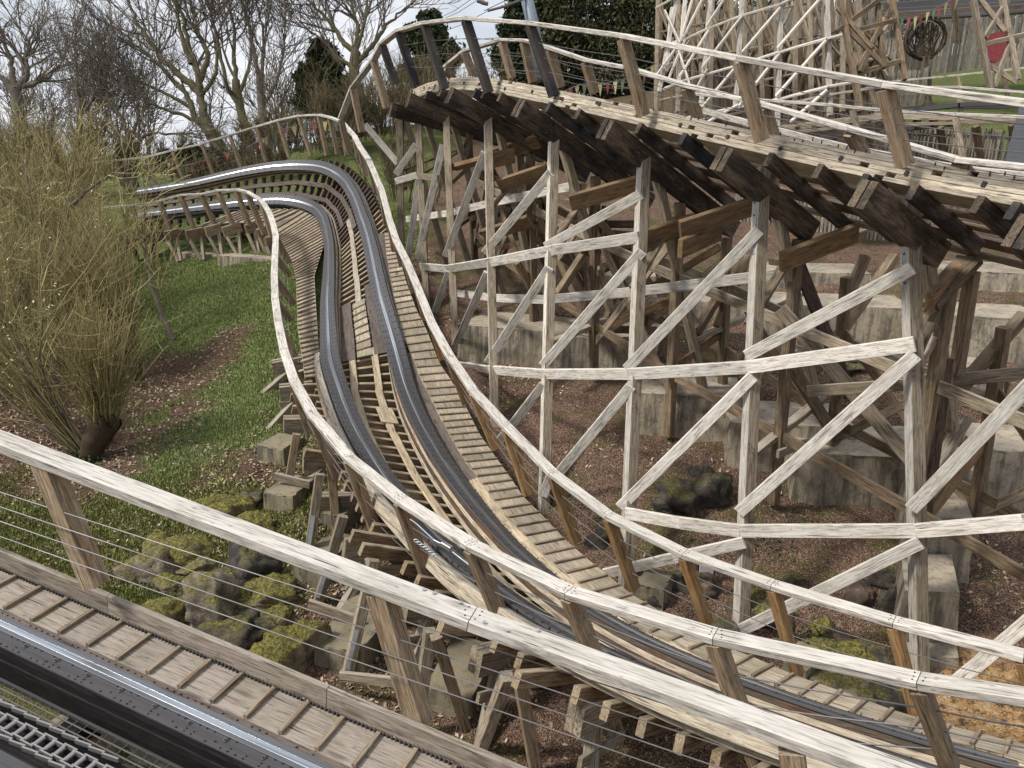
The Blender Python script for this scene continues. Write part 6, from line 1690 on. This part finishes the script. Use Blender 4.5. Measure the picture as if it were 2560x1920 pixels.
# ivy at the stump foot and scattered green tufts
def leaves(name, label, centers, n, spread, size, mat, cat='ivy', kind='stuff'):
    c = np.array(centers)[RNG.integers(0, len(centers), n)] + RNG.normal(0, 1, (n, 3)) * np.array([spread, spread, spread * .4])
    u = RNG.normal(0, 1, (n, 3)); u /= np.linalg.norm(u, axis=1)[:, None]; w = np.cross(u, RNG.normal(0, 1, (n, 3))); w /= np.linalg.norm(w, axis=1)[:, None]
    s = size * RNG.uniform(.6, 1.3, n)[:, None]
    v = np.stack([c - u * s, c + w * s * .6, c + u * s, c - w * s * .6], 1).reshape(-1, 3)
    o = fast_mesh(name, v, np.arange(len(v)).reshape(-1, 4), 4, M[mat], None, vary=np.repeat(RNG.uniform(0, 1, n), 4))
    return tag(o, label, cat, None, kind)
leaves('ivy', 'dark ivy leaves round the leaning willow stump', [g1 + V3(0, -.1, .1), g1 + V3(.1, -.15, .0), g1 + V3(-.15, -.1, .05)], 500, .14, .035, 'ivy')
leaves('weed_tuft', 'small green weeds in the leaf litter', [ray_ground(508, 1035), ray_ground(437, 1010), ray_ground(470, 1060), ray_ground(380, 1250), ray_ground(560, 1200), ray_ground(330, 1020)], 700, .14, .03, 'grass', cat='weeds')
leaves('weed_tuft', 'dark weeds between the rocks in the pit', [ray_ground(1995, 1600), ray_ground(2050, 1650), ray_ground(1520, 1300), ray_ground(1760, 1350), ray_ground(1900, 1350), ray_ground(2000, 1310)], 900, .22, .03, 'ivy', cat='weeds')

# ------------------------------------------------------------------ ground cover
def scatter(name, label, n, xr, yr, accept, shape, mat, cat):
    x = RNG.uniform(*xr, n); y = RNG.uniform(*yr, n)
    g_, v_, m_ = zones(x, y)
    k = RNG.uniform(0, 1, n) < accept(x, y, g_, v_, m_)
    x, y = x[k], y[k]; n = len(x)
    xi = np.clip(np.searchsorted(gx, x) - 1, 0, nx - 2); yi = np.clip(np.searchsorted(gy, y) - 1, 0, ny - 2)
    fx = (x - gx[xi]) / (gx[xi + 1] - gx[xi]); fy = (y - gy[yi]) / (gy[yi + 1] - gy[yi])
    z = (GZ[yi, xi] * (1 - fx) + GZ[yi, xi + 1] * fx) * (1 - fy) + (GZ[yi + 1, xi] * (1 - fx) + GZ[yi + 1, xi + 1] * fx) * fy
    p = np.c_[x, y, z]
    a = RNG.uniform(0, 2 * math.pi, n); c_, s2 = np.cos(a), np.sin(a)
    side = np.c_[c_, s2, np.zeros(n)]; fw = np.c_[-s2, c_, np.zeros(n)]
    rv = RNG.uniform(0, 1, n)
    if shape == 'blade':
        h = RNG.uniform(.025, .07, n)[:, None]; w = .008 + .006 * RNG.uniform(0, 1, n)[:, None]
        v = np.stack([p - side * w, p + side * w, p + UP * h + fw * h * RNG.uniform(-.7, .7, n)[:, None]], 1).reshape(-1, 3); nper = 3
    elif shape == 'leaf':
        s = RNG.uniform(.018, .045, n)[:, None]; tl = RNG.normal(0, .4, (n, 2))
        u2 = side + UP * tl[:, :1]; w2 = fw + UP * tl[:, 1:]
        v = np.stack([p - u2 * s, p + w2 * s * .45, p + u2 * s, p - w2 * s * .45], 1) + UP * .014; v = v.reshape(-1, 3); nper = 4
    elif shape == 'chip':
        s = RNG.uniform(.006, .016, n)[:, None]
        b0, b1, b2, tp_ = p + side * s, p - side * s * .5 + fw * s * .9, p - side * s * .5 - fw * s * .9, p + UP * s * 1.1
        v = np.stack([b0, b1, tp_, b1, b2, tp_, b2, b0, tp_], 1).reshape(-1, 3); nper = 3; rv = np.repeat(rv, 3)
    f = np.arange(len(v)).reshape(-1, nper)
    o = fast_mesh(name, v, f, nper, M[mat], None, vary=np.repeat(rv, nper))
    return tag(o, label, cat, None, 'stuff')
scatter('grass', 'short green grass of the lawn beside the track', 300000, (-12, -2), (10, 25), lambda x, y, g, v, m: np.clip(g * 1.2 - .1, 0, 1) * np.clip(.35 + vnoise(x, y, 1.9, 51) * .9, 0, 1), 'blade', 'grass', 'grass')
scatter('moss', 'yellow green moss and short turf left of the rock heap', 110000, (-9, -2), (8.5, 13.5), lambda x, y, g, v, m: m * .9, 'blade', 'moss_tuft', 'moss')
scatter('leaf_litter', 'brown and cream fallen leaves on the left bank', 60000, (-13, -2), (9, 21), lambda x, y, g, v, m: np.clip(.75 - g * .70 - v * .2, .02, 1) * (vnoise(x, y, 1.7, 21) * .8 + .2), 'leaf', 'litter', 'leaf litter')
scatter('leaf_litter', 'fallen leaves drifted under the middle track', 14000, (-5, 1.0), (6.5, 14), lambda x, y, g, v, m: np.clip(.9 - abs(x + 3.4 - (12 - y) * .35) * .6, 0, 1), 'leaf', 'litter', 'leaf litter')
scatter('gravel', 'loose red brown gravel chips under the trestle', 120000, (-4, 9), (5.5, 19), lambda x, y, g, v, m: v * np.clip(1.4 - y / 18, .2, 1), 'chip', 'gravel', 'gravel')
scatter('leaf_litter', 'scattered leaves and twigs in the gravel pit', 8000, (-2, 8), (6, 17), lambda x, y, g, v, m: v * np.clip(vnoise(x, y, .9, 44) * 2 - .8, 0, 1), 'leaf', 'litter', 'leaf litter')
